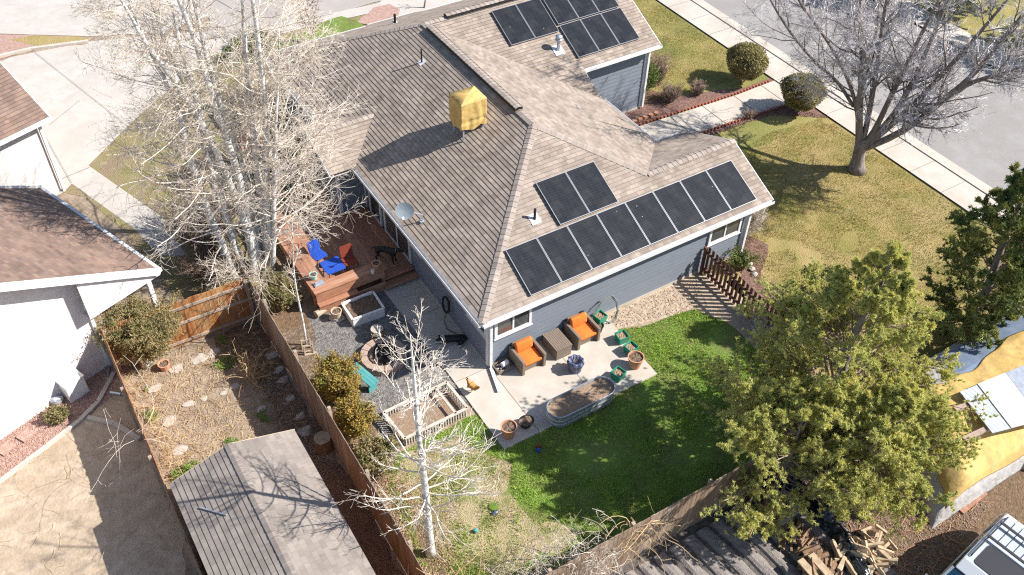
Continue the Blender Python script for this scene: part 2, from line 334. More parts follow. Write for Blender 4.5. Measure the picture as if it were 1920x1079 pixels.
K['fur_white'] = mat('fur_white', (.62, .60, .57), (.5, .48, .45), 20, rough=.9)
K['hen'] = mat('hen_feather', (.50, .27, .085), (.36, .17, .05), 22, rough=.8)
K['hen_red'] = mat('hen_comb', (.5, .03, .02))
K['pot_cream'] = mat('pot_cream', (.55, .44, .32), (.46, .36, .26), 6, rough=.7)
K['mint'] = mat('mint', (.35, .55, .48), rough=.5)
K['wood_end'] = mat('wood_end', (.28, .18, .11), (.15, .09, .055), 9, rough=.9, bump=.01, bscale=30)
K['wood_pale'] = mat('wood_pale', (.50, .39, .26), (.34, .25, .16), 9, rough=.9)
K['tarp_grey'] = mat('tarp_grey', (.46, .44, .42), (.36, .345, .335), 3, rough=.85, bump=.04, bscale=6, distort=1)
K['tarp_blue'] = mat('tarp_blue', (.22, .27, .36), (.16, .21, .3), 3, rough=.7)
K['plastic_black'] = mat('plastic_black', (.012, .016, .022), (.03, .035, .045), 4, rough=.25, spec=.7, bump=.06, bscale=5)
K['car'] = mat('car_paint', (.60, .62, .63), rough=.22, spec=.6, metal=.3)
K['windshield'] = mat('windshield', (.01, .05, .09), (.015, .09, .15), 2, rough=.05, spec=.9)
K['car_trim'] = mat('car_trim', (.04, .04, .045), rough=.4)
K['rib_white'] = rib_mat('rib_white', (.55, .60, .66), (.33, .37, .42), 2.3, 'X')
K['dish'] = mat('dish_grey', (.25, .29, .32), (.21, .25, .28), 5, rough=.45)

# ================================================================== GROUND
def PX(*pts, z=0.0): return [tuple(G(x, y, z)[:2]) for x, y in pts]
def ground(name, pts, z, m, kind='structure'):
    o = MB().sheet(pts, z).build(name, K[m]); o['kind'] = kind; return o
_lv = [0.0]
def lv():
    _lv[0] += .004; return _lv[0]
big = MB()
NX = 60
big.V.append(np.array([(x, y, 0) for y in np.linspace(-90, 130, NX) for x in np.linspace(-110, 110, NX)])); big.n = NX * NX
big.F[4] = [[j * NX + i, j * NX + i + 1, (j + 1) * NX + i + 1, (j + 1) * NX + i] for j in range(NX - 1) for i in range(NX - 1)]
big.build('ground', K['earth'], kind='structure')
def wob(pts, amp=.12, step=.5, seed=1):
    """a polygon with an uneven natural edge"""
    r = np.random.default_rng(seed); out = []
    for i in range(len(pts)):
        a = np.array(pts[i]); b = np.array(pts[(i + 1) % len(pts)]); n = max(1, int(np.linalg.norm(b - a) / step))
        for k in range(n):
            p = a + (b - a) * k / n
            out.append(tuple(p + (r.normal(0, amp, 2) if k else 0)))
    return out
_lv[0] = 0.0
# neighbour's side, driveway and street to the north-west
ground('side_yard_ground', wob(PX((-60, 1200), (-60, 640), (200, 640), (345, 1000), (350, 1200)), .05), lv(), 'tan_dirt')
ground('lawn_behind', wob(PX((250, 180), (380, 120), (480, 60), (640, 25), (700, 20), (760, 120), (700, 380), (560, 470), (520, 540), (420, 560), (330, 560), (240, 440), (160, 370), (120, 362), (60, 362)), .05), lv(), 'lawn_dry_mix')
ground('driveway', PX((-120, 170), (20, 108), (170, 78), (300, 66), (390, 60), (385, 110), (247, 230), (182, 295), (166, 311), (233, 358), (300, 405), (350, 480), (300, 480), (250, 428), (135, 345), (118, 362), (40, 400), (-120, 400)), lv(), 'drive')
ground('cul_de_sac', PX((-200, 60), (0, 64), (60, 66), (175, 69), (300, 62), (390, 30), (560, -60), (-300, -60)), lv(), 'drive')
ground('planting_strip', wob(PX((-120, 80), (0, 66), (60, 67), (175, 71), (160, 84), (100, 88), (40, 100), (0, 112), (-120, 150)), .05), lv(), 'pink_gravel')
ground('strip_grass', wob(PX((20, 76), (60, 68), (170, 71), (155, 84), (80, 88)), .05), lv(), 'lawn_tan')
k_ = MB(); a, b, c = G(0, 108), G(60, 94), G(165, 80)
for p, q in ((G(-80, 138), a), (a, b), (b, c)): k_.bar(p + [0, 0, .05], q + [0, 0, .05], .16, .13)
k_.build('driveway_kerb', K['concrete'], kind='structure')
zl = lv()
ground('street_north', PX((300, -70), (1000, -70), (900, -30), (700, 6), (620, 30), (470, 62), (385, 75), (395, 40)), zl, 'asphalt_pink')
ground('street_sidewalk', PX((385, 112), (440, 92), (560, 56), (640, 38), (760, 12), (850, -12), (850, -22), (745, 0), (640, 22), (470, 60), (385, 78)), lv(), 'drive')
ground('front_driveway', PX((735, 30), (800, 40), (1010, 0), (1100, -60), (800, -60), (690, 22)), lv(), 'drive')
ground('rock_bed_north', wob(PX((668, 44), (700, 16), (730, 9), (750, 20), (745, 38), (700, 50)), .05), lv(), 'pink_gravel')
ground('lawn_corner', wob(PX((540, 78), (600, 45), (640, 32), (668, 40), (690, 55), (560, 100), (430, 130), (400, 105), (450, 88)), .05), lv(), 'lawn_green')
# front yard and road on the right
_lv[0] = 0.0
ground('front_lawn', [(9, -7), (19.4, -9), (19.4, 30), (9, 30)], lv(), 'lawn_olive')
ground('lawn_dry', wob([(8.9, -7), (19.38, -9), (19.38, 5.2), (16, 4.4), (12, 4.2), (11, 2), (9, .5)], .25, .8, 3), lv(), 'lawn_tan')
ground('mulch_bed', wob(PX((1225, 268), (1300, 245), (1400, 212), (1462, 196), (1500, 190), (1560, 222), (1500, 219), (1440, 218), (1400, 228), (1350, 250), (1300, 262), (1240, 280)), .05), lv(), 'mulch')
ground('mulch_bed', wob(PX((1120, 195), (1150, 150), (1210, 165), (1260, 185), (1330, 172), (1395, 165), (1450, 145), (1452, 158), (1380, 182), (1280, 205), (1190, 235), (1130, 235)), .05), lv(), 'mulch')
ground('mulch_bed', wob(PX((1385, 480), (1400, 440), (1440, 460), (1425, 530), (1440, 560), (1470, 600), (1430, 640), (1405, 590)), .05), lv(), 'mulch')
ground('front_walk', [(9, 8.05), (9, 5.6), (12.4, 6.35), (13.5, 6.45), (16, 6.35), (19.45, 6.15), (19.45, 7.85), (17.2, 7.8), (14, 7.95), (12, 8.05)], lv(), 'concrete')
ground('lawn_strip_far', [(9, 17), (19.4, 17), (19.4, 40), (9, 40)], lv(), 'lawn_green')
zc = lv()
ground('sidewalk', [(19.42, -30), (20.85, -30), (20.85, 60), (19.42, 60)], zc + .03, 'concrete')
kb = MB(); kb.prism([(20.86, -30), (21.02, -30), (21.02, 60), (20.86, 60)], 0, .10); kb.prism([(21.03, -30), (21.42, -30), (21.42, 60), (21.03, 60)], -.02, .045)
kb.build('kerb', K['concrete'], kind='structure')
ground('road', [(21.43, -30), (28.8, -30), (28.8, 60), (21.43, 60)], lv(), 'asphalt')
ground('far_sidewalk', [(28.9, -30), (30.4, -30), (30.4, 60), (28.9, 60)], lv() + .05, 'concrete')
ground('far_yard', [(30.4, -30), (75, -30), (75, 70), (30.4, 70)], lv(), 'lawn_olive')
jn = MB()
for y in np.arange(-12, 30, 1.52): jn.sheet([(19.42, y), (20.85, y), (20.85, y + .02), (19.42, y + .02)], zc + .034)
for x in (13.6, 15.3, 17.0, 18.6): jn.sheet([(x, 6.3), (x + .022, 6.3), (x + .022, 7.93), (x, 7.93)], zc + .001 - .004 * 0 + .0)
for i, (a, b) in enumerate([((60, 95), (255, 250)), ((30, 160), (135, 345)), ((150, 190), (95, 235)), ((170, 315), (60, 360))]):
    p, q = G(*a), G(*b); n = np.array([-(q - p)[1], (q - p)[0]]); n = n / np.linalg.norm(n) * .008
    jn.sheet([tuple(p[:2] - n), tuple(q[:2] - n), tuple(q[:2] + n), tuple(p[:2] + n)], lv() if i == 0 else _lv[0])
jn.build('pavement_joints', K['joint'], kind='structure')

# back yard
_lv[0] = 0.0
ground('dirt_strip', wob([(4.3, -.02), (10.2, -.02), (10.2, -3.5), (8.6, -6.5), (7.3, -6.8), (7.6, -2.6), (7.3, -1.6), (6.2, -1.2), (5.2, -.95), (4.3, -.8)], .06), lv(), 'pale_dirt')
LAWN = [(4.55, -.8), (5.4, -1.15), (6.3, -1.2), (7.2, -1.35), (7.75, -2.3), (7.8, -3.3), (7.5, -5.2), (6.2, -6.6), (4.6, -6.95), (1.5, -6.95), (-1.7, -6.9), (-3.9, -6.3), (-5.0, -5.0), (-4.7, -2.4), (-3.9, -1.5), (-1.22, -1.42), (-1.22, -2.97), (4.35, -2.97), (4.35, -.8)]
ground('back_lawn', wob(LAWN, .05, .4, 5), lv(), 'lawn_green')
PATCH = PX((905, 850), (960, 870), (960, 930), (1090, 1000), (1050, 1040), (930, 1085), (800, 1060), (770, 960), (740, 900), (760, 850), (860, 820))
ground('worn_lawn', wob(PATCH, .18, .5, 8), lv(), 'lawn_patchy')
ground('gravel_yard', wob([(-5.3, 5.0), (-1.3, 5.0), (-1.25, -.95), (-1.5, -1.3), (-4.2, -1.3), (-5.3, 1.2)], .04), lv(), 'gravel')
ground('shrub_bed', wob([(-5.32, 7), (-3.9, 7), (-4.0, 4.4), (-4.4, 1.2), (-4.0, -.6), (-4.3, -2.2), (-4.4, -6.2), (-5.32, -6.4)], .14, .5, 12), lv(), 'litter')
ground('edge_gravel', wob([(7.8, -4.4), (5.2, -7.05), (-1.5, -7.1), (-3.0, -7.6), (8.2, -7.62)], .04), lv(), 'gravel')
pz = lv()
mp = MB(); mp.prism([(-1.22, -2.97), (4.37, -2.97), (4.42, -.6), (4.42, .0), (0, 0), (0, .02), (-.02, .02), (-.02, 4.86), (-1.32, 4.86), (-1.22, .65)], 0, .05)
mp.build('patio', K['concrete'], kind='structure'); PZ = .05
jn = MB()
def joint(a, b, wd=.016, z=.054):
    a = np.array(a, float); b = np.array(b, float); n = np.array([-(b - a)[1], (b - a)[0]]); n = n / np.linalg.norm(n) * wd / 2
    jn.sheet([tuple(a - n), tuple(b - n), tuple(b + n), tuple(a + n)], z)
joint((.0, -.03), (.0, -2.95)); joint((2.2, -.03), (2.2, -2.95)); joint((-1.2, -.06), (-.02, -.06)); joint((-1.24, 1.35), (-.03, 1.35)); joint((-1.28, 3.0), (-.03, 3.0))
jn.build('patio_joints', K['joint'], kind='structure')
_lv[0] = 0.0
# garden west of the middle fence, and the bare plot beyond the rear fence
ground('garden_soil', wob([(-9.75, 5.5), (-5.5, 5.6), (-5.5, -7.5), (-9.9, -7.5)], .02), lv(), 'earth')
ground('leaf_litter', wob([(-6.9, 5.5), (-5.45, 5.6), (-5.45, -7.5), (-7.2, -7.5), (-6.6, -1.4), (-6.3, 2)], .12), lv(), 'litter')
ground('pink_gravel_bed', wob(PX((-60, 870), (0, 828), (152, 718), (204, 688), (240, 690), (215, 740), (175, 770), (140, 795), (0, 908), (-60, 960)), .03), lv(), 'pink_gravel')
e_ = MB()
for a, b in (((-60, 950), (0, 905)), ((0, 905), (80, 845)), ((80, 845), (150, 790)), ((150, 790), (185, 755)), ((185, 755), (215, 700)), ((165, 785), (215, 795)), ((215, 795), (262, 825))):
    e_.bar(G(*a) + [0, 0, .03], G(*b) + [0, 0, .03], .13, .09)
e_.build('garden_edging', K['concrete'], kind='structure')
ground('plot_soil', [(-3, -7.72), (9, -7.72), (14, -9), (14, -24), (-3, -24)], lv(), 'furrow')
fr = MB(); rr_ = np.random.default_rng(17)
for i in range(-6, 9):
    V = []; n = 40; xs = np.array([-.20, -.16, -.07, .06, .15, .20]); zs = np.array([0, .05, .085, .08, .045, 0]) + .012
    for k in range(n):
        y = -7.95 - 7.0 * k / (n - 1); xc = 1.0 + .50 * i + .108 * (-7.95 - y) + .02 * math.sin(3 * y + i)
        for a, z in zip(xs, zs): V.append((xc + a * (1 + rr_.normal(0, .06)), y, max(.006, z + (rr_.normal(0, .008) if z > .02 else -.01))))
    fr.add(V, [(k * 6 + q, k * 6 + q + 1, (k + 1) * 6 + q + 1, (k + 1) * 6 + q) for k in range(n - 1) for q in range(5)])
fr.build('furrow_ridges', mat('ridge_soil', (.27, .24, .22), (.19, .165, .15), 14, rough=1, bump=.02, bscale=30), kind='structure')
ground('wood_chips', wob([(4.2, -8.2), (9, -7.9), (18, -10.5), (18, -16), (8, -16), (3.6, -14), (3.9, -10)], .2), lv(), 'litter')

# ================================================================== ROOF + SIDING BUILDERS
def clip(poly, k, lim, keep_above):
    out = []
    for i in range(len(poly)):
        a, b = poly[i], poly[(i + 1) % len(poly)]; fa = (a[k] - lim) * (1 if keep_above else -1); fb = (b[k] - lim) * (1 if keep_above else -1)
        if fa >= 0: out.append(a)
        if fa * fb < 0:
            t = fa / (fa - fb); out.append(a + (b - a) * t)
    return out
def roof_plane(mb, poly, plane, up, row=.145, step=.016):
    """stepped shingle courses over a convex plan polygon. plane(x,y)->z, up = plan direction uphill"""
    up = np.array(up, float); up /= np.linalg.norm(up); al = np.array([up[1], -up[0]])
    P3 = [np.array([x, y, plane(x, y)]) for x, y in poly]
    o = np.array([poly[0][0], poly[0][1], plane(*poly[0])])
    gz = plane(o[0] + up[0], o[1] + up[1]) - o[2]; U = np.array([up[0], up[1], gz]); U /= np.linalg.norm(U)
    A = np.array([al[0], al[1], 0.0]); Nn = np.cross(A, U); Nn = Nn if Nn[2] > 0 else -Nn
    base = min(p @ up for p in [q[:2] for q in P3])
    org = np.array([0, 0, 0.0]) + up_origin(up, base, plane)
    Q = [np.array([(p - org) @ A, (p - org) @ U]) for p in P3]
    v1 = max(q[1] for q in Q); nrow = int(math.ceil(v1 / row))
    for r in range(nrow):
        lo, hi = r * row, (r + 1) * row
        c = clip(clip(Q, 1, lo, True), 1, hi, False) if True else Q
        if len(c) < 3: continue
        th = lambda v: step * (1 - (v - lo) / row) ** 1.0 + .001
        V = [org + A * q[0] + U * q[1] + Nn * th(q[1]) for q in c]
        n0 = mb.n; area = sum(c[i][0] * c[(i + 1) % len(c)][1] - c[(i + 1) % len(c)][0] * c[i][1] for i in range(len(c)))
        ids = list(range(len(c)))
        nrm = np.cross(A, U)[2]
        if area * nrm < 0: ids = ids[::-1]
        mb.add(V, [tuple(ids)]); mb.uv += [(q[0], q[1]) for q in c]
        low = [i for i in range(len(c)) if abs(c[i][1] - lo) < 1e-6]
        if len(low) >= 2:
            a = c[min(low, key=lambda i: c[i][0])]; b = c[max(low, key=lambda i: c[i][0])]
            if b[0] - a[0] > 1e-4:
                W = [org + A * a[0] + U * lo + Nn * .0, org + A * b[0] + U * lo + Nn * .0, org + A * b[0] + U * lo + Nn * th(lo), org + A * a[0] + U * lo + Nn * th(lo)]
                mb.add(W, [(0, 1, 2, 3)]); mb.uv += [(a[0], lo), (b[0], lo), (b[0], lo + .003), (a[0], lo + .003)]
def up_origin(up, base, plane):
    p = up * base; return np.array([p[0], p[1], plane(p[0], p[1])])
def roof_build(mb, name, m, parent):
    o = mb.build(name, m, parent); me = o.data; uvl = me.uv_layers.new(name='UVMap')
    vi = np.empty(len(me.loops), dtype=np.int32); me.loops.foreach_get('vertex_index', vi)
    uvl.data.foreach_set('uv', np.array(mb.uv, dtype=np.float32)[vi].ravel()); return o
def rmb(): m = MB(); m.uv = []; return m
def cap(mb, a, b, wd=.15, tile=.2, drop=.05, nl=None, nr=None):
    """folded cap tiles overlapping along a ridge or hip from a (low) to b (high)"""
    a = np.array(a, float); b = np.array(b, float); d = b - a; L = np.linalg.norm(d); d /= L
    r = np.cross(d, [0, 0, 1.0]); r /= np.linalg.norm(r); n = int(L / tile); u = np.cross(r, d)
    for i in range(n):
        s, e = a + d * (i * L / n), a + d * ((i + 1.15) * L / n)
        s2 = s + u * .026; e2 = e + u * .012; dp = -u * drop
        V = [s2, e2, s2 + r * wd + dp, e2 + r * wd + dp, s2 - r * wd + dp, e2 - r * wd + dp]
        mb.add(V, [(0, 2, 3, 1), (0, 1, 5, 4)])
        q = random.random() * 40; mb.uv += [(q, q), (q + .2, q + .2), (q, q), (q + .2, q + .2), (q, q), (q + .2, q + .2)]
def siding(mb, a, b, z0, z1, row=.18, lap=.016, top=None):
    """lapped boards from plan point a to b (outside on the right of a->b)"""
    a = np.array(a, float); b = np.array(b, float); d = (b - a) / np.linalg.norm(b - a); n = np.array([d[1], -d[0]])
    z = z0
    while z < z1 - 1e-6:
        h = min(row, z1 - z); t = lap * h / row
        A0 = (*(a + n * lap), z); B0 = (*(b + n * lap), z); A1 = (*(a + n * (lap - t)), z + h); B1 = (*(b + n * (lap - t)), z + h)
        mb.add([A0, B0, B1, A1], [(0, 1, 2, 3)]); mb.add([(*a, z), (*b, z), B0, A0], [(0, 1, 2, 3)]); z += h
def wframe(house, c, along, out, wd, h, mull=1, sill=True, name='window', wood='trim', depth=.05):
    """window: c = centre on the wall face, along/out = unit plan vectors"""
    c = np.array(c, float); al = np.array([along[0], along[1], 0.0]); ot = np.array([out[0], out[1], 0.0]); up = np.array([0, 0, 1.0])
    def bx(mb, u0, u1, v0, v1, d0, d1):
        P = [c + al * u + up * v + ot * d for d in (d0, d1) for v in (v0, v1) for u in (u0, u1)]
        mb.add(P, [(0, 2, 3, 1), (4, 5, 7, 6), (0, 1, 5, 4), (2, 6, 7, 3), (0, 4, 6, 2), (1, 3, 7, 5)])
    f = MB(); t = .09; W, Hh = wd / 2, h / 2
    bx(f, -W, W, Hh - t, Hh, .0, depth); bx(f, -W, W, -Hh, -Hh + t, .0, depth)
    bx(f, -W, -W + t, -Hh + t, Hh - t, .0, depth); bx(f, W - t, W, -Hh + t, Hh - t, .0, depth)
    for i in range(mull):
        u = -W + wd * (i + 1) / (mull + 1); bx(f, u - .03, u + .03, -Hh + t, Hh - t, .0, depth - .008)
    fr = f.build(name, K[wood], house)
    g = MB(); bx(g, -W + t, W - t, -Hh + t, Hh - t, .012, .024); g.build('pane', K['glass'], fr)
    if sill:
        s = MB(); bx(s, -W - .03, W + .03, -Hh - .03, -Hh - .001, .0, depth + .03); s.build('sill', K[wood], fr)
    return fr

# ================================================================== MAIN HOUSE
house = thing('house', 'grey house with low brown shingle hip roof and solar panels in the middle', 'house', (4, 6, 0))
s1, sS, sE, sG, sN = .455, .4436, .4477, .4674, .491
ZR = 4.739
pW = lambda x, y: 2.5 + s1 * (x + .42)
pS = lambda x, y: 2.5 + sS * (y + .35)
pE = lambda x, y: 2.5 + sE * (9.5 - x)
pWN = lambda x, y: 2.5 + sS * (4.21 - y)
pG = lambda x, y: 2.5 + sG * (y - 7.45)
pN = lambda x, y: 2.5 + sN * (16.8 - y)
pXS = lambda x, y: 2.5 + .432 * (y - 8.27)
pXN = lambda x, y: 2.5 + .432 * (11.51 - y)
r = rmb(); roof_plane(r, [(-.42, -.35), (4.5, 4.7), (4.5, 12.24), (-.42, 16.8)], pW, (1, 0))
ro = roof_build(r, 'roof', K['shingle'], house)
r = rmb(); roof_plane(r, [(-.42, -.35), (7.24, -.35), (7.24, 1.93), (4.5, 4.7)], pS, (0, 1)); roof_plane(r, [(7.24, -.35), (10.95, -.35), (10.95, 1.93), (7.24, 1.93)], pS, (0, 1))
roof_plane(r, [(10.95, 1.93), (10.95, 4.21), (9.5, 4.21), (7.24, 1.93)], pWN, (0, -1)); roof_build(r, 'roof', K['shingle'], house)
r = rmb(); roof_plane(r, [(4.5, 4.7), (7.24, 1.93), (9.5, 4.21), (9.5, 7.45), (4.5, 12.24)], pE, (-1, 0)); roof_build(r, 'roof', K['shingle'], house)
r = rmb(); roof_plane(r, [(9.5, 7.45), (9.5, 12.24), (4.5, 12.24)], pG, (0, 1)); roof_plane(r, [(9.5, 8.77), (13.23, 8.77), (13.23, 12.24), (9.5, 12.24)], pG, (0, 1))
roof_plane(r, [(4.5, 12.24), (13.23, 12.24), (13.23, 16.8), (-.42, 16.8)], pN, (0, -1)); roof_plane(r, [(4.1, 16.8), (6.9, 16.8), (6.6, 17.3), (4.4, 17.3)], pN, (0, -1))
roof_build(r, 'roof', K['shingle'], house)
r = rmb(); roof_plane(r, [(-1.35, 8.27), (-.42, 8.27), (1.12, 9.89), (-1.35, 9.89)], pXS, (0, 1)); roof_plane(r, [(-1.35, 11.51), (-.42, 11.51), (1.12, 9.89), (-1.35, 9.89)], pXN, (0, -1))
roof_build(r, 'roof', K['shingle'], house)
for a, b in (((-.42, -.35, 2.52), (4.5, 4.7, ZR + .01)), ((-.42, 16.8, 2.52), (4.5, 12.24, ZR + .01)), ((7.24, 1.93, pS(0, 1.93) + .01), (4.5, 4.7, ZR + .01)), ((7.2, 1.93, pS(0, 1.93) + .012), (10.97, 1.93, pS(0, 1.93) + .012)),
             ((4.5, 12.24, ZR + .012), (13.25, 12.24, ZR + .012)), ((-1.37, 9.89, 3.21), (1.1, 9.89, 3.21)), ((4.5, 4.7, ZR + .015), (4.5, 12.24, ZR + .015))):
    r = rmb(); cap(r, a, b); roof_build(r, 'ridge_cap', K['shingle_cap'], house)
def vent_cap(a, b, h=.10):
    m = MB(); m.bar(np.array(a) + [0, 0, h / 2], np.array(b) + [0, 0, h / 2], .30, h); m.build('ridge_vent', K['black'], house)
    r = rmb(); cap(r, np.array(a) + [0, 0, h + .012], np.array(b) + [0, 0, h + .012], wd=.13, drop=.03); roof_build(r, 'ridge_cap', K['shingle_cap'], house)
vent_cap((4.5, 5.6, ZR), (4.5, 11.8, ZR)); vent_cap((5.4, 12.24, ZR), (9.0, 12.24, ZR))
# soffits, fascia, gutters
sf = MB(); sf.sheet([(-.41, -.34), (10.93, -.34), (10.93, 4.2), (9.49, 4.2), (9.49, 7.45), (9.49, 8.7), (9.3, 16.7), (-.41, 16.7)], 2.37)
sf.sheet([(9.5, 8.79), (13.2, 8.79), (13.2, 16.7), (9.5, 16.7)], 2.95); sf.sheet([(-1.33, 8.29), (-.42, 8.29), (-.42, 11.49), (-1.33, 11.49)], 2.372)
sf.build('soffit', K['soffit'], house)
def gutter(a, b, out):
    a = np.array(a, float); b = np.array(b, float); o = np.array([out[0], out[1], 0.0]); f = MB()
    f.bar(a - o * .012 + [0, 0, -.085], b - o * .012 + [0, 0, -.085], .022, .17)
    # K-section trough: bottom, front
    f.bar(a + o * .055 + [0, 0, -.115], b + o * .055 + [0, 0, -.115], .11, .012)
    f.bar(a + o * .11 + [0, 0, -.065], b + o * .11 + [0, 0, -.065], .014, .11)
    return f
for i, (a, b, o) in enumerate([((-.42, -.35, 2.5), (10.95, -.35, 2.5), (0, -1)), ((-.42, -.35, 2.5), (-.42, 8.27, 2.5), (-1, 0)), ((-.42, 11.5, 2.5), (-.42, 16.8, 2.5), (-1, 0)),
                  ((9.5, 4.21, 2.5), (9.5, 7.45, 2.5), (1, 0)), ((9.5, 4.21, 2.5), (10.95, 4.21, 2.5), (0, 1)), ((9.5, 8.77, 3.117), (13.25, 8.77, 3.117), (0, -1)),
                  ((-.42, 16.8, 2.5), (4.1, 16.8, 2.5), (0, 1)), ((4.4, 17.3, 2.25), (6.6, 17.3, 2.25), (0, 1)), ((6.9, 16.8, 2.5), (13.2, 16.8, 2.5), (0, 1))]):
    gutter(a, b, o).build('gutter', K['trim'], house)
def rake(f, pts, th=.15, wd=.03):
    f = MB()
    for a, b in zip(pts[:-1], pts[1:]):
        a = np.array(a, float); b = np.array(b, float); f.bar(a + [0, 0, -th / 2 - .004], b + [0, 0, -th / 2 - .004], wd, th)
    f.build('fascia', K['trim'], house)
f = None
rake(f, [(10.965, -.35, 2.5), (10.965, 1.93, pS(0, 1.93)), (10.965, 4.21, 2.5)]); rake(f, [(13.245, 8.77, pG(0, 8.77)), (13.245, 12.24, ZR), (13.245, 16.8, 2.5)])
rake(f, [(9.485, 7.45, 2.5), (9.485, 8.77, pG(0, 8.77))]); rake(f, [(-1.365, 8.27, 2.5), (-1.365, 9.89, 3.2), (-1.365, 11.51, 2.5)])
# leaf debris lying in the south gutter
# walls
wl = MB()
fp = [(0, 0), (10.24, 0), (10.24, 3.86), (9.1, 3.86), (9.1, 9.15), (12.85, 9.15), (12.85, 16.4), (0, 16.4), (0, 11.2), (-1.0, 11.2), (-1.0, 8.6), (0, 8.6)]
wl.prism(fp, 0, 2.36)
wl.prism([(9.12, 9.14), (12.86, 9.14), (12.86, 16.3), (9.12, 16.3)], 2.3, 2.94)
for x, y0, y1, ym, z0, zp in ((10.24, -.1, 3.96, 1.93, 2.37, pS(0, 1.93) - .05), (12.86, 9.0, 16.4, 12.24, 2.9, ZR - .08)):
    wl.add([(x, y0, z0), (x, y1, z0), (x, ym, zp), (x - .1, y0, z0), (x - .1, y1, z0), (x - .1, ym, zp)], [(0, 1, 2), (5, 4, 3), (0, 2, 5, 3), (1, 4, 5, 2), (0, 3, 4, 1)])
wo = wl.build('wall', K['siding'], house)
sb = MB()
segs = [((0, 0), (10.24, 0), 2.36), ((10.24, 0), (10.24, 3.86), 2.36), ((9.1, 3.86), (9.1, 9.15), 2.36), ((9.1, 9.135), (12.86, 9.135), 2.93), ((12.865, 9.15), (12.865, 16.4), 2.93), ((0, 8.6), (0, 0), 2.36), ((-1, 11.2), (-1, 8.6), 2.36), ((-1, 8.6), (0, 8.6), 2.36), ((0, 16.4), (0, 11.2), 2.36)]
for a, b, z in segs: siding(sb, a, b, .12, z)
# gable boards
for x, y0, y1, ym, z0, zp in ((10.245, 0, 3.86, 1.93, 2.36, pS(0, 1.93) - .06), (12.87, 9.15, 15.33, 12.24, 2.93, ZR - .1)):
    z = z0
    while z < zp - .05:
        k = 1 - (z + .18 - z0) / (zp - z0); k = max(k, 0); hw = (y1 - y0) / 2 * k
        if hw > .05: siding(sb, (x, ym - hw), (x, ym + hw), z, z + .18)
        z += .18
sb.build('siding', K['siding'], house)
fd_ = MB()
for a, b, _ in segs:
    a = np.array(a); b = np.array(b); d = (b - a) / np.linalg.norm(b - a); n = np.array([d[1], -d[0]]) * .01
    fd_.bar((*(a + n), .06), (*(b + n), .06), .03, .12)
fd_.build('foundation', K['concrete'], house)
cb = MB()
for x, y, z in ((0, 0, 2.36), (10.24, 0, 2.36), (10.24, 3.86, 2.36), (12.86, 9.14, 2.94), (0, 8.6, 2.36), (-1, 8.6, 2.36)):
    MB().box((x, y, .12 + (z - .12) / 2), (.11, .11, z - .12)).build('corner_trim', K['trim'], house)
wframe(house, (.86, -.016, 1.72), (1, 0), (0, -1), 1.32, 1.02, 1)
wframe(house, (9.33, -.016, 1.72), (1, 0), (0, -1), 1.42, 1.02, 1)
wframe(house, (-.016, .62, 1.78), (0, 1), (-1, 0), 1.15, .9, 1)
wframe(house, (-.016, 4.55, 1.85), (0, 1), (-1, 0), .75, .95, 0)
wframe(house, (-.016, 6.05, 1.33), (0, 1), (-1, 0), 1.95, 1.95, 1, False, 'sliding_door')
wframe(house, (-.016, 7.75, 1.36), (0, 1), (-1, 0), .95, 1.95, 0, False, 'glazed_door')
wframe(house, (10.256, 1.9, 1.6), (0, 1), (1, 0), 1.5, 1.1, 1)
wframe(house, (9.116, 6.9, 1.1), (0, 1), (1, 0), .95, 2.0, 0, False, 'front_door')
dsp = MB(); dsp.box((.03, -.11, 1.2), (.09, .07, 2.2)); dsp.bar((.03, -.11, .16), (.03, -.2, .10), .09, .07); dsp.build('downspout', K['trim'], house)
dsp = MB(); dsp.box((10.33, -.1, 1.2), (.09, .07, 2.3)); dsp.build('downspout', K['trim'], house)
dsp = MB(); dsp.box((12.96, 9.05, 1.5), (.09, .07, 2.8)); dsp.build('downspout', K['trim'], house)
e = MB(); a = G(921, 692, .09); b = G(936, 735, .09); e.bar((a[0], a[1], .1), (b[0], b[1], .1), .11, .08)
solo(e.build('downspout_extension', K['trim']), 'white downspout extension lying on the patio at the house corner', 'drain pipe')

# pipes and vents through the roof: part of the house
def pipe(p, h, rad, m, fl=.32, up=(0, 1)):
    x, y, z = p; b = MB(); b.tube([(x, y, z - .05), (x, y, z + h)], rad, 10); o = b.build('vent_pipe', K[m], house)
    f = MB(); sl_ = MB(); n = {'W': (s1, 0), 'S': (0, sS), 'G': (0, sG)}[up]
    f.add([(x + a, y + c, z + n[0] * a + n[1] * c + .03) for a, c in ((-fl / 2, -fl / 2), (fl / 2, -fl / 2), (fl / 2, fl / 2), (-fl / 2, fl / 2))], [(0, 1, 2, 3)])
    f.build('flashing', K['trim'], o); return o
pipe((3.46, 10.53, pW(3.46, 0)), .55, .03, 'black', .26, 'W'); pipe((2.77, 1.86, pS(0, 1.86)), .42, .045, 'black', .34, 'S')
p = (8.93, 9.75, pG(0, 9.75)); o = pipe(p, .5, .075, 'galv', .42, 'G')
b = MB(); b.lathe([(.0, .66), (.13, .62), (.14, .56), (.09, .55), (.09, .52), (.14, .5), (.14, .44), (.08, .42)], p, 16); b.build('vent_hood', K['galv'], o, smooth=True)
q_ = onplane(741, 44, 2.5 + sN * 16.8, 0, -sN); pipe((q_[0], q_[1], pN(0, q_[1])), .4, .05, 'black', .2, 'G')

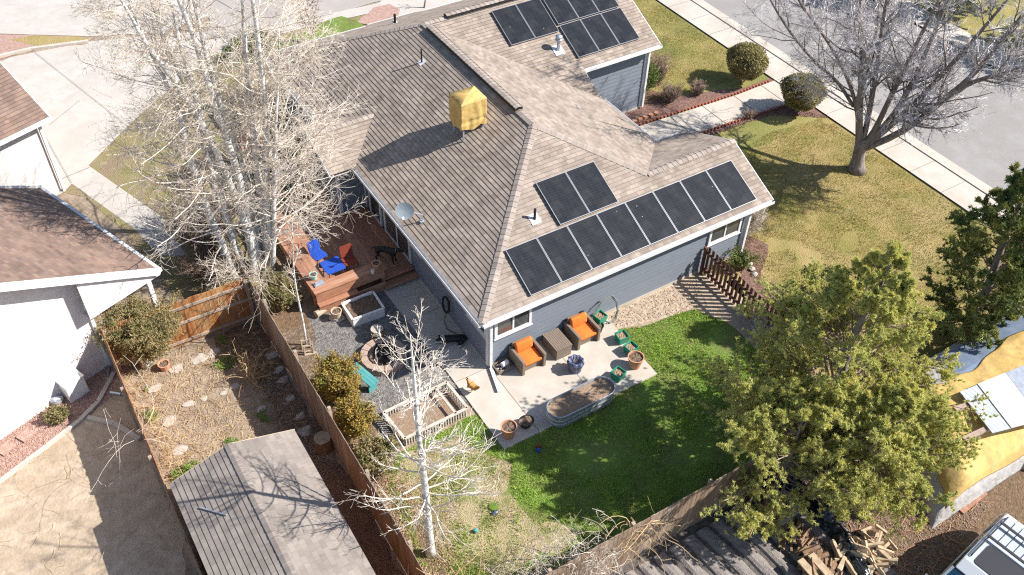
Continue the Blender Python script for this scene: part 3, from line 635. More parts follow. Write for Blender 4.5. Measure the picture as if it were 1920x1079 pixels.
# ------------------------------------------------------------------ solar panels: each panel is a thing
def panel(label, grp, p0, p1, plane, off=.11):
    """p0,p1: plan corners (x0,y0)-(x1,y1); y goes uphill"""
    (x0, y0), (x1, y1) = p0, p1; o = thing('solar_panel', label, 'solar panel', (x0, y0, plane(0, y0)), grp)
    P = [(x0, y0), (x1, y0), (x1, y1), (x0, y1)]; n = np.array([0, plane(0, 0) - plane(0, 1), 1.0]); n /= np.linalg.norm(n)
    q = [np.array([a, c, plane(0, c)]) + n * off for a, c in P]
    f = MB()
    for i in range(4):
        a, c = q[i], q[(i + 1) % 4]; m_ = sum(q) / 4; d = (c - a) / np.linalg.norm(c - a); inn = np.cross(n, d)
        f.add([a, c, c - d * .018 + inn * .018, a + d * .018 + inn * .018, a - n * .04, c - n * .04], [(0, 1, 2, 3), (4, 5, 1, 0)])
    f.build('frame', K['panel_frame'], o)
    g = MB(); c_ = sum(q) / 4; g.add([c_ + (v - c_) * .985 - n * .004 for v in q], [(0, 1, 2, 3)]); g.add([c_ + (v - c_) * .985 - n * .035 for v in q], [(3, 2, 1, 0)]); g.build('cell_surface', K['panel'], o)
    # mounting feet
    k = MB()
    for yy in (.25, .75):
        a = q[0] + (q[3] - q[0]) * yy; b = q[1] + (q[2] - q[1]) * yy
        k.bar(a - n * .055, b - n * .055, .04, .035)
        for t in (.2, .8):
            c1 = a + (b - a) * t; k.bar(c1 - n * .06, c1 - n * off, .05, .05)
    k.build('mounting_rail', K['panel_frame'], o)
ordn = ['first', 'second', 'third', 'fourth', 'fifth', 'sixth', 'seventh', 'eighth']
pw = (10.31 - 1.33) / 8
for i in range(8):
    x0 = 1.33 + pw * i
    panel('%s black solar panel from the left in the long row above the south gutter' % ordn[i] if i < 7 else 'last black solar panel at the right end of the long row, dappled with branch shadow', 'solar panels in the long row above the south gutter', (x0 + .008, -.19), (x0 + pw - .008, 1.30), pS)
panel('left one of the two black solar panels set above the long row', 'pair of solar panels above the long row', (3.40, 1.39), (4.52, 2.86), pS)
panel('right one of the two black solar panels set above the long row', 'pair of solar panels above the long row', (4.535, 1.39), (5.64, 2.86), pS)
for i in range(2): panel('%s black solar panel of the pair on the left of the garage roof' % ('left' if i == 0 else 'right'), 'pair of solar panels on the garage roof', (7.20 + 1.09 * i, 10.42), (8.275 + 1.09 * i, 11.93), pG)
for j, (ya, yb) in enumerate(((9.2, 10.62), (10.68, 12.1))):
    for i in range(3):
        panel('%s solar panel in the %s row of the block of six on the garage roof' % (('left', 'middle', 'right')[i], ('lower', 'upper')[j]), 'block of six solar panels on the garage roof', (9.5 + .985 * i, ya), (9.5 + .985 * (i + 1) - .012, yb), pG)

# ------------------------------------------------------------------ covered cooler on the roof
def cloth_box(name, m, parent, x0, x1, y0, y1, z0, z1, seed=3, amp=.025, nn=26, nz=18):
    r = np.random.default_rng(seed); P = []; per = []
    for i in range(nn): per.append((x0 + (x1 - x0) * i / nn, y0, 0, -1))
    for i in range(nn): per.append((x1, y0 + (y1 - y0) * i / nn, 1, 0))
    for i in range(nn): per.append((x1 - (x1 - x0) * i / nn, y1, 0, 1))
    for i in range(nn): per.append((x0, y1 - (y1 - y0) * i / nn, -1, 0))
    n = len(per); mb = MB(); V = []
    fr = r.uniform(.6, 3.2, 9); ph = r.uniform(0, 6.3, 9); fz = r.uniform(-6, 6, 9)
    for k in range(nz + 1):
        t = k / nz; z = z0 + (z1 - z0) * t
        for i, (x, y, ox, oy) in enumerate(per):
            a = i / n * 2 * PI * 6
            d = sum(math.sin(a * fr[j] + ph[j] + fz[j] * t) for j in range(9)) / 4 * amp * (1.25 - t) ** .8 * (1 if k < nz else .1)
            belt = -.03 * math.exp(-((t - .28) / .06) ** 2)
            cx, cy = (x0 + x1) / 2, (y0 + y1) / 2
            V.append((x + ox * (d + belt), y + oy * (d + belt), z + (0 if k else .05 * math.sin(a * .9 + 1))))
    F = [(k * n + i, k * n + (i + 1) % n, (k + 1) * n + (i + 1) % n, (k + 1) * n + i) for k in range(nz) for i in range(n)]
    V.append(((x0 + x1) / 2, (y0 + y1) / 2, z1 + .035)); F += [(nz * n + i, nz * n + (i + 1) % n, len(V) - 1) for i in range(n)]
    mb.add(V, F); return mb.build(name, m, parent, smooth=True)
cz = thing('rooftop_cooler', 'boxy rooftop cooler wrapped in a wrinkled yellow tarp on metal legs', 'cooler', (3.0, 6.35, pW(3.0, 0)))
cloth_box('cover', K['tarp_yellow'], cz, 2.50, 3.46, 5.95, 6.76, 4.36, 5.38, amp=.022)
for x, y in ((2.62, 6.02), (3.36, 6.02), (2.62, 6.66), (3.36, 6.66)):
    MB().bar((x, y, pW(x, 0)), (x, y, 4.75), .045, .045).build('leg', K['galv'], cz)
MB().box((2.98, 6.34, 4.5), (.7, .6, .1)).build('base_pan', K['galv'], cz)
# ------------------------------------------------------------------ satellite dish
sdsh = thing('satellite_dish', 'grey oval satellite dish fixed at the west roof edge', 'satellite dish', (.05, 4.35, pW(.05, 0)))
c = G(759, 396, 3.2); nrm = -ray(759, 396); nrm /= np.linalg.norm(nrm); nrm = np.array([nrm[0] - .25, nrm[1] - .1, nrm[2] + .1]); nrm /= np.linalg.norm(nrm)
ux = np.cross([0, 0, 1.0], nrm); ux /= np.linalg.norm(ux); uy = np.cross(nrm, ux)
d = MB(); V = []; n = 28
for sgn in (0, 1):
    for k, f_ in enumerate((0, .35, .7, 1.0)):
        for i in range(n): a = 2 * PI * i / n; V.append(c + (ux * math.cos(a) * .30 + uy * math.sin(a) * .27) * f_ + nrm * (.055 * f_ * f_ - .012 * sgn))
F = []
for sgn in (0, 1):
    for k in range(3):
        for i in range(n):
            q = [sgn * 4 * n + k * n + i, sgn * 4 * n + k * n + (i + 1) % n, sgn * 4 * n + (k + 1) * n + (i + 1) % n, sgn * 4 * n + (k + 1) * n + i]; F.append(tuple(q if not sgn else q[::-1]))
d.add(V, F); d.build('reflector', K['dish'], sdsh, smooth=True)
m_ = MB(); foot = np.array([.12, 4.32, pW(.12, 0) + .02]); m_.tube([foot, foot + [0, 0, .25], c - nrm * .02], .022, 8); m_.build('mast', K['galv'], sdsh)
m_ = MB(); lnb = c + nrm * .32 - uy * .22; m_.tube([c - uy * .26, lnb], .012, 6); m_.box(lnb, (.07, .05, .09)); m_.build('feed_arm', K['trim'], sdsh)
MB().box(foot, (.2, .15, .02)).build('foot_plate', K['galv'], sdsh)
# ================================================================== NEIGHBOUR HOUSE
NO = np.array([-10.07, 6.02]); NU = np.array([.938, .347]); NV = np.array([-.347, .938])
def nl(u, v): return tuple(NO + NU * u + NV * v)
nh = thing('neighbour_house', 'pale stucco house with brown shingle roofs at the left edge', 'house', (*nl(-4, 3), 0))
def nplane(u0, z0, slope, sgn):  # z over plan, rising with sgn*u
    return lambda x, y: z0 + slope * sgn * ((np.array([x, y]) - NO) @ NU - u0)
p1 = nplane(2.26, 2.72, .60, -1); p2 = nplane(-12.0, 2.72, .60, 1)
um = -4.87
r = rmb(); roof_plane(r, [nl(2.26, -.5), nl(2.26, 5.7), nl(um, 5.7), nl(um, -.5)], p1, -NU)
roof_plane(r, [nl(-12, -.5), nl(-12, 5.7), nl(um, 5.7), nl(um, -.5)], p2, NU); roof_build(r, 'roof', K['shingle_brown'], nh)
# garage part further back: eave facing us, roof rising away
pg = lambda x, y: 3.2 + .55 * (((np.array([x, y]) - NO) @ NV) - 8.35)
pgn = lambda x, y: 3.2 + .55 * (16.2 - ((np.array([x, y]) - NO) @ NV))
r = rmb(); roof_plane(r, [nl(4.5, 8.35), nl(4.5, 12.27), nl(-8, 12.27), nl(-8, 8.35)], pg, NV); roof_plane(r, [nl(4.5, 16.2), nl(4.5, 12.27), nl(-8, 12.27), nl(-8, 16.2)], pgn, -NV)
roof_build(r, 'roof', K['shingle_brown'], nh)
w_ = MB()
zz = lambda u: 2.72 + .60 * (2.26 - u) - .08
w_.prism([nl(0, 0), nl(-9.6, 0), nl(-9.6, 5.4), nl(0, 5.4)], 0, 2.7)
for v0, v1 in ((0, .2), (5.2, 5.4)):
    us = [0, um, -9.6]; zs = [zz(0), zz(um), zz(0)]
    A = [(*nl(u, v), z) for v in (v0, v1) for u, z in ((0, 2.7), (um, 2.7), (-9.6, 2.7), (-9.6, zz(-.14)), (um, zz(um)), (0, zz(0)))]
    w_.add(A, [(0, 5, 4, 1), (1, 4, 3, 2), (6, 7, 10, 11), (7, 8, 9, 10), (5, 11, 10, 4), (4, 10, 9, 3)])
w_.prism([nl(4.08, 8.66), nl(4.08, 15.9), nl(-7.5, 15.9), nl(-7.5, 8.66)], 0, 3.15)
A = [(*nl(u, v), z) for u in (4.07, 3.9) for v, z in ((8.7, 3.1), (15.8, 3.1), (12.27, 5.2))]; w_.add(A, [(0, 1, 2), (5, 4, 3), (0, 2, 5, 3), (1, 4, 5, 2)])
w_.build('wall', K['stucco'], nh)
w2 = MB(); A = [(*nl(u, v), z) for v in (-.42, -.02) for u, z in ((-.12, 2.45), (2.25, 2.45), (2.25, 2.66), (-.12, zz(-.12)))]; w2.add(A, [(0, 1, 2, 3), (7, 6, 5, 4), (0, 4, 5, 1), (1, 5, 6, 2)]); w2.build('gable_panel', K['stucco'], nh)
f = MB()
R0 = lambda u, v, z: np.array([*nl(u, v), z])
for a, b in ((R0(2.3, -.52, 2.66), R0(um, -.52, 6.94)), (R0(um, -.52, 6.94), R0(-12, -.52, 2.66)), (R0(2.3, 5.72, 2.66), R0(um, 5.72, 6.94))):
    f.bar(a + [0, 0, .0], b + [0, 0, .0], .05, .24)
for a, b in ((R0(4.53, 8.35, 3.08), R0(4.53, 12.27, 5.26)), (R0(4.53, 12.27, 5.26), R0(4.53, 16.2, 3.08))): f.bar(a, b, .04, .2)
f.build('fascia', K['white'], nh)
g_ = MB(); g_.bar(R0(2.32, -.5, 2.66), R0(2.32, 5.7, 2.66), .12, .1); g_.bar(R0(4.55, 8.3, 3.14), R0(-8, 8.3, 3.14), .12, .12); g_.build('gutter', K['trim'], nh)
g_ = MB(); g_.sheet([nl(0, -.2), nl(2.2, -.2), nl(2.2, 5.6), nl(0, 5.6)], 2.60); g_.sheet([nl(-8, 8.4), nl(4.4, 8.4), nl(4.4, 16), nl(-8, 16)], 3.06); g_.build('soffit', K['soffit'], nh)
for u, v in ((1.95, -.25), (1.95, 5.3)):
    MB().box((*nl(u, v), 1.3), (.14, .14, 2.6), rz=.354).build('porch_post', K['white'], nh)
MB().box((*nl(.05, -.03), 1.4), (.1, .08, 2.7), rz=.354).build('downspout', K['white'], nh); MB().box((*nl(4.15, 8.58), 1.5), (.1, .09, 3.05), rz=.354).build('downspout', K['white'], nh)
b = MB(); q = (*nl(-1.9, 2.6), p1(*nl(-1.9, 2.6))); b.tube([q, (q[0], q[1], q[2] + .55)], .07, 10); b.build('vent_pipe', K['trim'], nh)

# ================================================================== FENCES
def fence(name, label, a, b, h, m, board=.14, gap=.008, th=.02, posts=None, rails_side=1, capm='fence_cap', jag=.02, rails=(.3, .92, 1.5), dbl=False):
    a = np.array(a, float); b = np.array(b, float); L = np.linalg.norm(b - a); d = (b - a) / L; n = np.array([-d[1], d[0]])
    t = thing(name, label, 'fence', (*((a + b) / 2), 0)); r = np.random.default_rng(int(L * 100))
    bd = MB(); s = 0; rz = math.atan2(d[1], d[0]); i = 0
    while s < L:
        hh = h + r.uniform(-jag, jag); c = a + d * (s + board / 2) + n * (r.uniform(-.004, .004) + (0 if not dbl else .045 * (1 if i % 2 else -1)))
        bd.box((c[0], c[1], hh / 2 + .02), (board - gap, th, hh), rz=rz + r.uniform(-.012, .012)); s += board if not dbl else board * .95; i += 1
    bd.build('boards', K[m], t)
    rl = MB()
    for z in rails:
        if z < h: rl.bar((*(a + n * rails_side * .035), z), (*(b + n * rails_side * .035), z), .045, .09)
    rl.build('rail', K[capm], t)
    k = max(2, int(L / 2.4) + 1)
    for j in range(k):
        c = a + (b - a) * j / (k - 1) + n * rails_side * .085
        MB().box((c[0], c[1], h / 2), (.09, .09, h - .02), rz=rz).build('post', K[capm], t)
    return t
fence('board_fence', 'weathered brown board fence running between the garden and the back yard', (-5.38, 6.9), (-5.42, -7.6), 1.8, 'fence_grey', rails_side=1)
fence('board_fence', 'weathered grey board fence along the back of the green lawn', (-5.3, -7.66), (4.7, -7.72), 1.8, 'fence_grey', rails_side=1)
fence('board_fence', 'thin orange-brown board fence beside the pale stucco house', (-9.86, 5.9), (-9.98, -7.5), 1.8, 'fence_orange', rails_side=-1)
fence('board_fence', 'orange board fence with pale rails behind the olive bush', (-9.8, 5.75), (-5.5, 5.68), 1.8, 'fence_orange', rails_side=-1, rails=(.18, .95, 1.55))
fence('picket_fence', 'dark red fence of spaced pickets joining the house corner and the pine', (8.6, -.12), (8.38, -4.6), 1.25, 'fence_red', board=.2, gap=.085, rails_side=-1, capm='fence_red', rails=(.25, 1.0), jag=.012)
fence('picket_fence', 'short stretch of picket fence hidden under the pine', (8.38, -4.7), (6.9, -7.5), 1.25, 'fence_red', board=.2, gap=.085, rails_side=-1, capm='fence_red', rails=(.25, 1.0), jag=.012)

# ================================================================== SHED
sh = thing('garden_shed', 'small shed with brown shingle gable roof at the bottom of the garden', 'shed', (-8.3, -4, 0))
# corners of the roof
ew, ee, yn, ys = -9.82, -6.50, -.9, -8.5; xr = -8.2; zr_, ze_ = 2.75, 2.2
a_ = (zr_ - ze_) / (xr - ew); b_ = (zr_ - ze_) / (ee - xr)
r = rmb(); roof_plane(r, [(ew, ys), (xr, ys), (xr, yn), (ew, yn)], lambda x, y: ze_ + a_ * (x - ew), (1, 0)); roof_plane(r, [(ee, ys), (xr, ys), (xr, yn), (ee, yn)], lambda x, y: ze_ + b_ * (ee - x), (-1, 0))
roof_build(r, 'roof', K['shingle_grey'], sh)
r = rmb(); cap(r, (xr, ys, zr_ + .004), (xr, yn, zr_ + .004), wd=.11, drop=.03); roof_build(r, 'ridge_cap', K['shingle_grey'], sh)
w_ = MB(); w_.prism([(ew + .25, ys), (ee - .25, ys), (ee - .25, yn - .2), (ew + .25, yn - .2)], 0, 2.2)
w_.add([(ew + .25, yn - .2, 2.2), (ee - .25, yn - .2, 2.2), (xr, yn - .2, 2.7)], [(0, 2, 1)]); w_.build('wall', K['fence_orange'], sh)
f = MB(); f.bar((ew, yn + .01, ze_ - .05), (xr, yn + .01, zr_ - .05), .03, .12); f.bar((xr, yn + .01, zr_ - .05), (ee, yn + .01, ze_ - .05), .03, .12); f.build('fascia', K['weathered'], sh)
b = MB(); a = onplane(374, 952, ze_ - a_ * ew + .04, a_, 0); c = onplane(425, 966, ze_ - a_ * ew + .04, a_, 0); b.bar(a, c, .03, .03)
solo(b.build('metal_rod', K['galv']), 'thin metal rod lying on the shed roof', 'rod')

# ================================================================== DECK
dk = thing('wooden_deck', 'reddish wooden deck with built-in plank benches behind the house', 'deck', (-1.6, 7, 0))
DZ = .42
b = MB(); x = -3.35
while x < -.08:
    b.box((x + .066, 7.65 if x < -1.05 else 7.65, DZ - .02), (.1355, 5.0, .035)); x += .137
b.build('decking', K['redwood'], dk)
MB().box((-1.7, 7.65, (DZ - .05) / 2), (3.25, 4.96, DZ - .05)).build('fascia_board', K['redwood_x'], dk)
def bench(p0, p1, z, wd, nm='bench_seat', m='redwood'):
    """planks side by side between plan points"""
    a = np.array(p0, float); c = np.array(p1, float); d = (c - a) / np.linalg.norm(c - a); n = np.array([-d[1], d[0]]); b = MB(); k = 4; pw_ = wd / k
    for i in range(k):
        o_ = n * ((i + .5) * pw_ - wd / 2); b.bar((*(a + o_), z), (*(c + o_), z), pw_ - .002, .04)
    return b.build(nm, K[m], dk)
bench((-3.32, 10.0), (-3.32, 5.25), .88, .62); bench((-3.62, 5.03), (-1.1, 5.03), .88, .46, 'bench_seat', 'redwood_x')
b = MB(); b.bar((-3.58, 5.12, .66), (-3.58, 9.9, .66), .04, .36); b.bar((-3.58, 4.85, .66), (-1.15, 4.85, .66), .04, .36)
for x, y in ((-3.58, 5), (-3.58, 7.4), (-3.58, 9.8), (-2.4, 4.9), (-1.2, 4.9), (-3.05, 7), (-3.05, 9), (-1.2, 5.2)): b.box((x, y, .43), (.09, .09, .86))
b.build('bench_frame', K['redwood_x'], dk)
b = MB(); b.bar((-3.58, 4.79, .42), (-2.2, 4.79, .42), .3, .04); b.bar((-3.58, 4.7, .2), (-1.2, 4.7, .2), .04, .36); b.build('skirt_board', K['redwood_x'], dk)
b = MB(); b.box((-.64, 5.0, .30), (1.2, .3, .04)); b.box((-.64, 4.72, .17), (1.26, .34, .04)); b.box((-.64, 4.9, .1), (1.1, .3, .15)); b.box((-.64, 5.13, .2), (1.1, .04, .36)); b.build('steps', K['redwood_x'], dk)

# ================================================================== PATIO FURNITURE
def armchair(loc, label):
    o = thing('armchair', label, 'armchair', loc, 'wicker armchairs on the patio')
    b = MB(); b.box((0, .05, .17), (.66, .68, .30)); b.build('seat_base', K['wicker'], o, local=True, bevel=.01)
    for s in (-1, 1): MB().box((s * .385, .0, .29), (.10, .82, .58)).build('armrest', K['wicker'], o, local=True, bevel=.012)
    MB().box((0, .38, .36), (.66, .10, .70)).build('backrest', K['wicker'], o, local=True, bevel=.012)
    c = MB(); c.box((0, -.05, .375), (.64, .66, .13)); q = c.build('seat_cushion', K['orange'], o, local=True, bevel=.045); q.modifiers['bevel'].segments = 4
    for p in q.data.polygons: p.use_smooth = True
    c = MB(); M = np.array(Matrix.Rotation(math.radians(-14), 3, 'X')); c.box((0, .24, .60), (.62, .17, .36), M=M); q = c.build('back_cushion', K['orange'], o, local=True, bevel=.07); q.modifiers['bevel'].segments = 5
    for p in q.data.polygons: p.use_smooth = True
    return o
armchair((1.13, -.50, PZ), 'wicker armchair with orange cushions nearest the house corner'); armchair((3.2, -.50, PZ), 'wicker armchair with orange cushions between the wicker table and the green planters')
o = thing('coffee_table', 'square wicker table with slatted top between two orange armchairs', 'table', (2.23, -.52, PZ))
MB().box((2.23, -.52, PZ + .22), (.56, .80, .44)).build('base', K['wicker'], o, bevel=.01)
b = MB()
for i in range(9): b.box((2.23 - .264 + .066 * i, -.52, PZ + .455), (.058, .84, .022))
b.build('tabletop', K['wicker'], o)
def pot(name, label, loc, r0, r1, h, m, soil='soil', group=None, cat='plant pot', rim=.02):
    o = thing(name, label, cat, loc, group); b = MB()
    b.lathe([(0, 0), (r0, 0), (r1 * .94, h * .82), (r1, h * .83), (r1 + .012, h), (r1 - rim, h), (r1 - rim - .01, h * .86)], loc, 26); b.build('pot', K[m], o, smooth=False)
    MB().disc((loc[0], loc[1], loc[2] + h * .88), r1 - rim - .005, 22, rough=.018).build('soil', K[soil], o); return o
pot('terracotta_pot', 'terracotta pot of soil at the lower left corner of the patio', (-.86, -2.62, PZ), .15, .235, .46, 'terracotta', group='large terracotta pots on the patio')
pot('terracotta_pot', 'terracotta pot of soil at the right edge of the patio', (3.95, -2.35, PZ), .17, .25, .44, 'terracotta', group='large terracotta pots on the patio')
def green_box(label, loc, rz=0., s=(.36, .36), h=.30):
    o = thing('green_planter', label, 'planter', loc, 'square green planters'); b = MB(); X, Y = s[0] / 2, s[1] / 2; t = .02; k = .82
    for (x0, y0), (x1, y1) in (((-X, -Y), (X, -Y)), ((X, -Y), (X, Y)), ((X, Y), (-X, Y)), ((-X, Y), (-X, -Y))):
        i = .88; b.add([(x0 * k, y0 * k, 0), (x1 * k, y1 * k, 0), (x1, y1, h), (x0, y0, h), (x0 * i * k, y0 * i * k, 0), (x1 * i * k, y1 * i * k, 0), (x1 * i, y1 * i, h), (x0 * i, y0 * i, h)], [(0, 1, 2, 3), (7, 6, 5, 4), (3, 2, 6, 7)])
    b.add([(-X * k, -Y * k, 0), (X * k, -Y * k, 0), (X * k, Y * k, 0), (-X * k, Y * k, 0)], [(3, 2, 1, 0)]); b.build('box', K['green_plastic'], o, local=True)
    c = MB(); n = 6; V = [(X * .87 * (i / n * 2 - 1), Y * .87 * (j / n * 2 - 1), h * .8 + random.uniform(-.02, .02)) for j in range(n + 1) for i in range(n + 1)]
    c.add(V, [(j * (n + 1) + i, j * (n + 1) + i + 1, (j + 1) * (n + 1) + i + 1, (j + 1) * (n + 1) + i) for j in range(n) for i in range(n)]); c.build('soil', K['soil_tan'], o, local=True)
    o.rotation_euler.z = rz; return o
green_box('green planter beside the coiled hose against the wall', (4.02, -.33, .22), .15)
green_box('green planter on the patio edge, first one below the hose', (4.22, -1.28, PZ), -.1)
green_box('green planter with dark soil next to the right terracotta pot', (4.18, -1.82, PZ), .1)
green_box('green planter alone beside the right end of the oval metal trough', (3.2, -2.48, PZ), .25)
pot('nursery_pot', 'black nursery pot under the green planter by the hose', (3.83, -.52, PZ), .14, .18, .26, 'black')
# the fallen black pot
o = thing('nursery_pot', 'black nursery pot of brown soil tipped beside the left terracotta pot', 'plant pot', (-.2, -2.58, PZ)); b = MB()
b.lathe([(.0, 0), (.13, 0), (.21, .22), (.2, .22), (.19, .18)], (-.22, -2.56, PZ), 22, sx=1.2); b.build('pot', K['black'], o); MB().disc((-.22, -2.56, PZ + .18), .19, 20, sx=1.2, rough=.03).build('soil', K['soil'], o)
o = thing('bagged_pot', 'round pot wrapped in a crumpled dark blue plastic bag', 'plant pot', (2.25, -1.52, PZ)); b = MB()
rr = np.random.default_rng(4); V = []; n = 40; prof = [(.19, 0), (.21, .14), (.235, .30), (.26, .40), (.225, .455), (.16, .43), (.08, .34), (.02, .30)]
for k, (r_, z_) in enumerate(prof):
    for i in range(n): a = 2 * PI * i / n; q = r_ * (1 + .09 * math.sin(a * 9 + k) * (k > 1) + rr.uniform(-.05, .05)); V.append((2.25 + q * math.cos(a), -1.52 + q * math.sin(a), PZ + z_ + rr.uniform(-.012, .012)))
b.add(V, [(k * n + i, k * n + (i + 1) % n, (k + 1) * n + (i + 1) % n, (k + 1) * n + i) for k in range(len(prof) - 1) for i in range(n)]); b.build('bag', K['navy_bag'], o)
b = MB()
for i in range(9): a = i * .7; b.tube([(2.25, -1.52, PZ + .32), (2.25 + .06 * math.cos(a), -1.52 + .06 * math.sin(a), PZ + .5)], .006, 4)
b.build('dry_stems', K['twig_straw'], o)
# oval trough
def stadium(cx, cy, L, r_, n=12, f=1.0):
    P = []
    for i in range(n + 1): a = -PI / 2 + PI * i / n; P.append((cx + L / 2 + r_ * f * math.cos(a), cy + r_ * f * math.sin(a)))
    for i in range(n + 1): a = PI / 2 + PI * i / n; P.append((cx - L / 2 + r_ * f * math.cos(a), cy + r_ * f * math.sin(a)))
    return P
o = thing('metal_trough', 'long oval galvanised trough filled with soil on the patio edge', 'planter', (1.55, -2.83, PZ)); b = MB()
CX, CY, LL, RR = 1.53, -2.84, 1.55, .37
lev = [(0, .97), (.06, .97), (.08, 1.0), (.14, 1.0), (.16, .965), (.22, .965), (.24, 1.0), (.30, 1.0), (.32, .965), (.38, .965), (.40, 1.0), (.50, 1.0), (.51, 1.05), (.53, 1.05), (.535, .98), (.40, .95)]
rows = [[(x, y, PZ + z) for x, y in stadium(CX, CY, LL, RR, f=f_)] for z, f_ in lev]; n = len(rows[0])
b.add([p for r_ in rows for p in r_], [(k * n + i, k * n + (i + 1) % n, (k + 1) * n + (i + 1) % n, (k + 1) * n + i) for k in range(len(rows) - 1) for i in range(n)]); b.build('tub', K['galv'], o)
b = MB(); st = stadium(CX, CY, LL, RR, f=.94); rings = []
for f_ in (1, .66, .33): rings.append([(CX + (x - CX) * (f_ if f_ < 1 else 1), CY + (y - CY) * f_, PZ + .44 + random.uniform(-.012, .02)) for x, y in st])
V = [p for q in rings for p in q] + [(CX, CY, PZ + .45)]; n = len(st)
b.add(V, [(k * n + i, k * n + (i + 1) % n, (k + 1) * n + (i + 1) % n, (k + 1) * n + i) for k in range(2) for i in range(n)] + [(2 * n + i, 2 * n + (i + 1) % n, 3 * n) for i in range(n)]); b.build('soil', K['soil_tan'], o)
# basket with jug by the corner
o = thing('tray', 'low dark tray of stones with a white jug beside the house corner', 'tray', (.33, -.33, PZ)); b = MB(); b.prism([(.08, -.5), (.6, -.5), (.6, -.12), (.08, -.12)], PZ, PZ + .05)
for p, q in (((.08, -.5), (.6, -.5)), ((.6, -.5), (.6, -.12)), ((.6, -.12), (.08, -.12)), ((.08, -.12), (.08, -.5))): b.bar((*p, PZ + .09), (*q, PZ + .09), .03, .1)
b.build('tray_box', K['wicker'], o)
b = MB()
for i in range(14): b.rock((.14 + random.random() * .4, -.46 + random.random() * .28, PZ + .09), (.1, .08, .07), i, 1)
b.build('stones', K['stone'], o)
j = MB(); j.tube([(.30, -.34, PZ + .19), (.52, -.30, PZ + .19)], .085, 14); j.tube([(.52, -.3, PZ + .19), (.57, -.29, PZ + .19)], .03, 8); solo(j.build('jug', K['white']), 'white plastic jug lying on the tray of stones', 'jug')

# hoses
def coil(mb, c, R0_, n, nrm, rad=.011, jit=.03, seed=1):
    r = np.random.default_rng(seed); nrm = np.array(nrm, float); nrm /= np.linalg.norm(nrm); u = np.cross(nrm, [0, 0, 1.0]); u /= np.linalg.norm(u); v = np.cross(u, nrm)
    P = []
    for i in range(n * 22):
        a = 2 * PI * i / 22; k = i // 22; rr_ = R0_ * (1 + .09 * math.sin(k * 2.4)) ; P.append(np.array(c) + u * rr_ * .8 * math.cos(a) + v * rr_ * 1.1 * math.sin(a) + nrm * (.012 * (k % 4)) + r.normal(0, jit * .12, 3))
    mb.tube(P, rad, 6)
b = MB(); coil(b, (-.12, 2.42, .72), .27, 9, (-1, .0, .1), seed=2, rad=.014); b.tube([(-.1, 2.4, .45), (-.3, 2.3, .2), (-.35, 2.0, .075), (-.2, 1.7, .07)], .013, 6)
solo(b.build('garden_hose', K['black']), 'dark coiled garden hose hanging on the shaded west wall', 'hose')
b = MB(); P = [G(1105, 602, .3), G(1112, 590, .5), G(1122, 572, .8), G(1133, 560, .95), G(1146, 555, 1.0), G(1155, 566, .85), G(1157, 582, .55), G(1152, 598, .2), G(1143, 605, .12), G(1128, 600, .25)]
P = [np.array([p[0], p[1], p[2]]) for p in P]
for k in range(3):
    Q = [p + [.02 * k, -.015 * k, .03 * math.sin(k * 2 + i)] for i, p in enumerate(P)]; Q2 = []
    for i in range(len(Q) - 1): Q2 += [Q[i] * (1 - t) + Q[i + 1] * t for t in (0, .33, .66)]
    b.tube(Q2, .013, 6)
solo(b.build('garden_hose', mat('hose_grey', (.30, .33, .31), (.22, .25, .23), 5, rough=.5))
     , 'pale hose looped upright against the south wall', 'hose')
b = MB(); coil(b, (3.42, -.10, .62), .17, 3, (0, -1, 0), seed=5, rad=.012); solo(b.build('garden_hose', K['black']), 'small dark hose coil hanging beside the orange armchair', 'hose')

# fire pit, bench, stump, planter, bed
o = thing('fire_pit', 'round fire pit ringed with pinkish pavers in the gravel', 'fire pit', (-2.66, 1.93, 0)); fc = np.array([-2.66, 1.93])
b = MB()
for k in range(2):
    for i in range(16):
        a = 2 * PI * (i + .5 * k) / 16; a0, a1 = a - PI / 16 + .012, a + PI / 16 - .012
        b.prism([fc + .72 * np.array([math.cos(a0), math.sin(a0)]), fc + .72 * np.array([math.cos(a1), math.sin(a1)]), fc + .50 * np.array([math.cos(a1), math.sin(a1)]), fc + .50 * np.array([math.cos(a0), math.sin(a0)])], .0 + .145 * k, .14 + .145 * k)
b.build('paver_ring', K['paver'], o, bevel=.008)
MB().disc((fc[0], fc[1], .07), .5, 20, rough=.03).build('ash', K['soil'], o)
b = MB(); b.lathe([(.45, .1), (.46, .27), (.44, .27), (.43, .1)], (fc[0], fc[1], 0), 24); b.build('iron_ring', K['black'], o)
b = MB()
for i in range(6): a = i * 1.1; b.tube([(fc[0] + .28 * math.cos(a), fc[1] + .28 * math.sin(a), .12), (fc[0] - .1 * math.cos(a + .4), fc[1] - .1 * math.sin(a), .26)], .035, 7)
b.build('charred_wood', K['black'], o)
o = thing('bench', 'teal painted backless bench beside the fire pit', 'bench', (-3.6, 1.36, 0)); b = MB(); pa, pb = np.array([-3.72, 1.86]), np.array([-3.46, .84]); d = (pb - pa) / np.linalg.norm(pb - pa); n = np.array([-d[1], d[0]])
for k in (-1, 0, 1): q = n * .115 * k; b.bar((*(pa + q), .42), (*(pb + q), .42), .108, .04)
b.build('seat', K['teal'], o)
for t in (.14, .86): c = pa + (pb - pa) * t; MB().box((*c, .2), (.3, .05, .4), rz=math.atan2(d[1], d[0]) + PI / 2).build('leg', K['teal'], o)
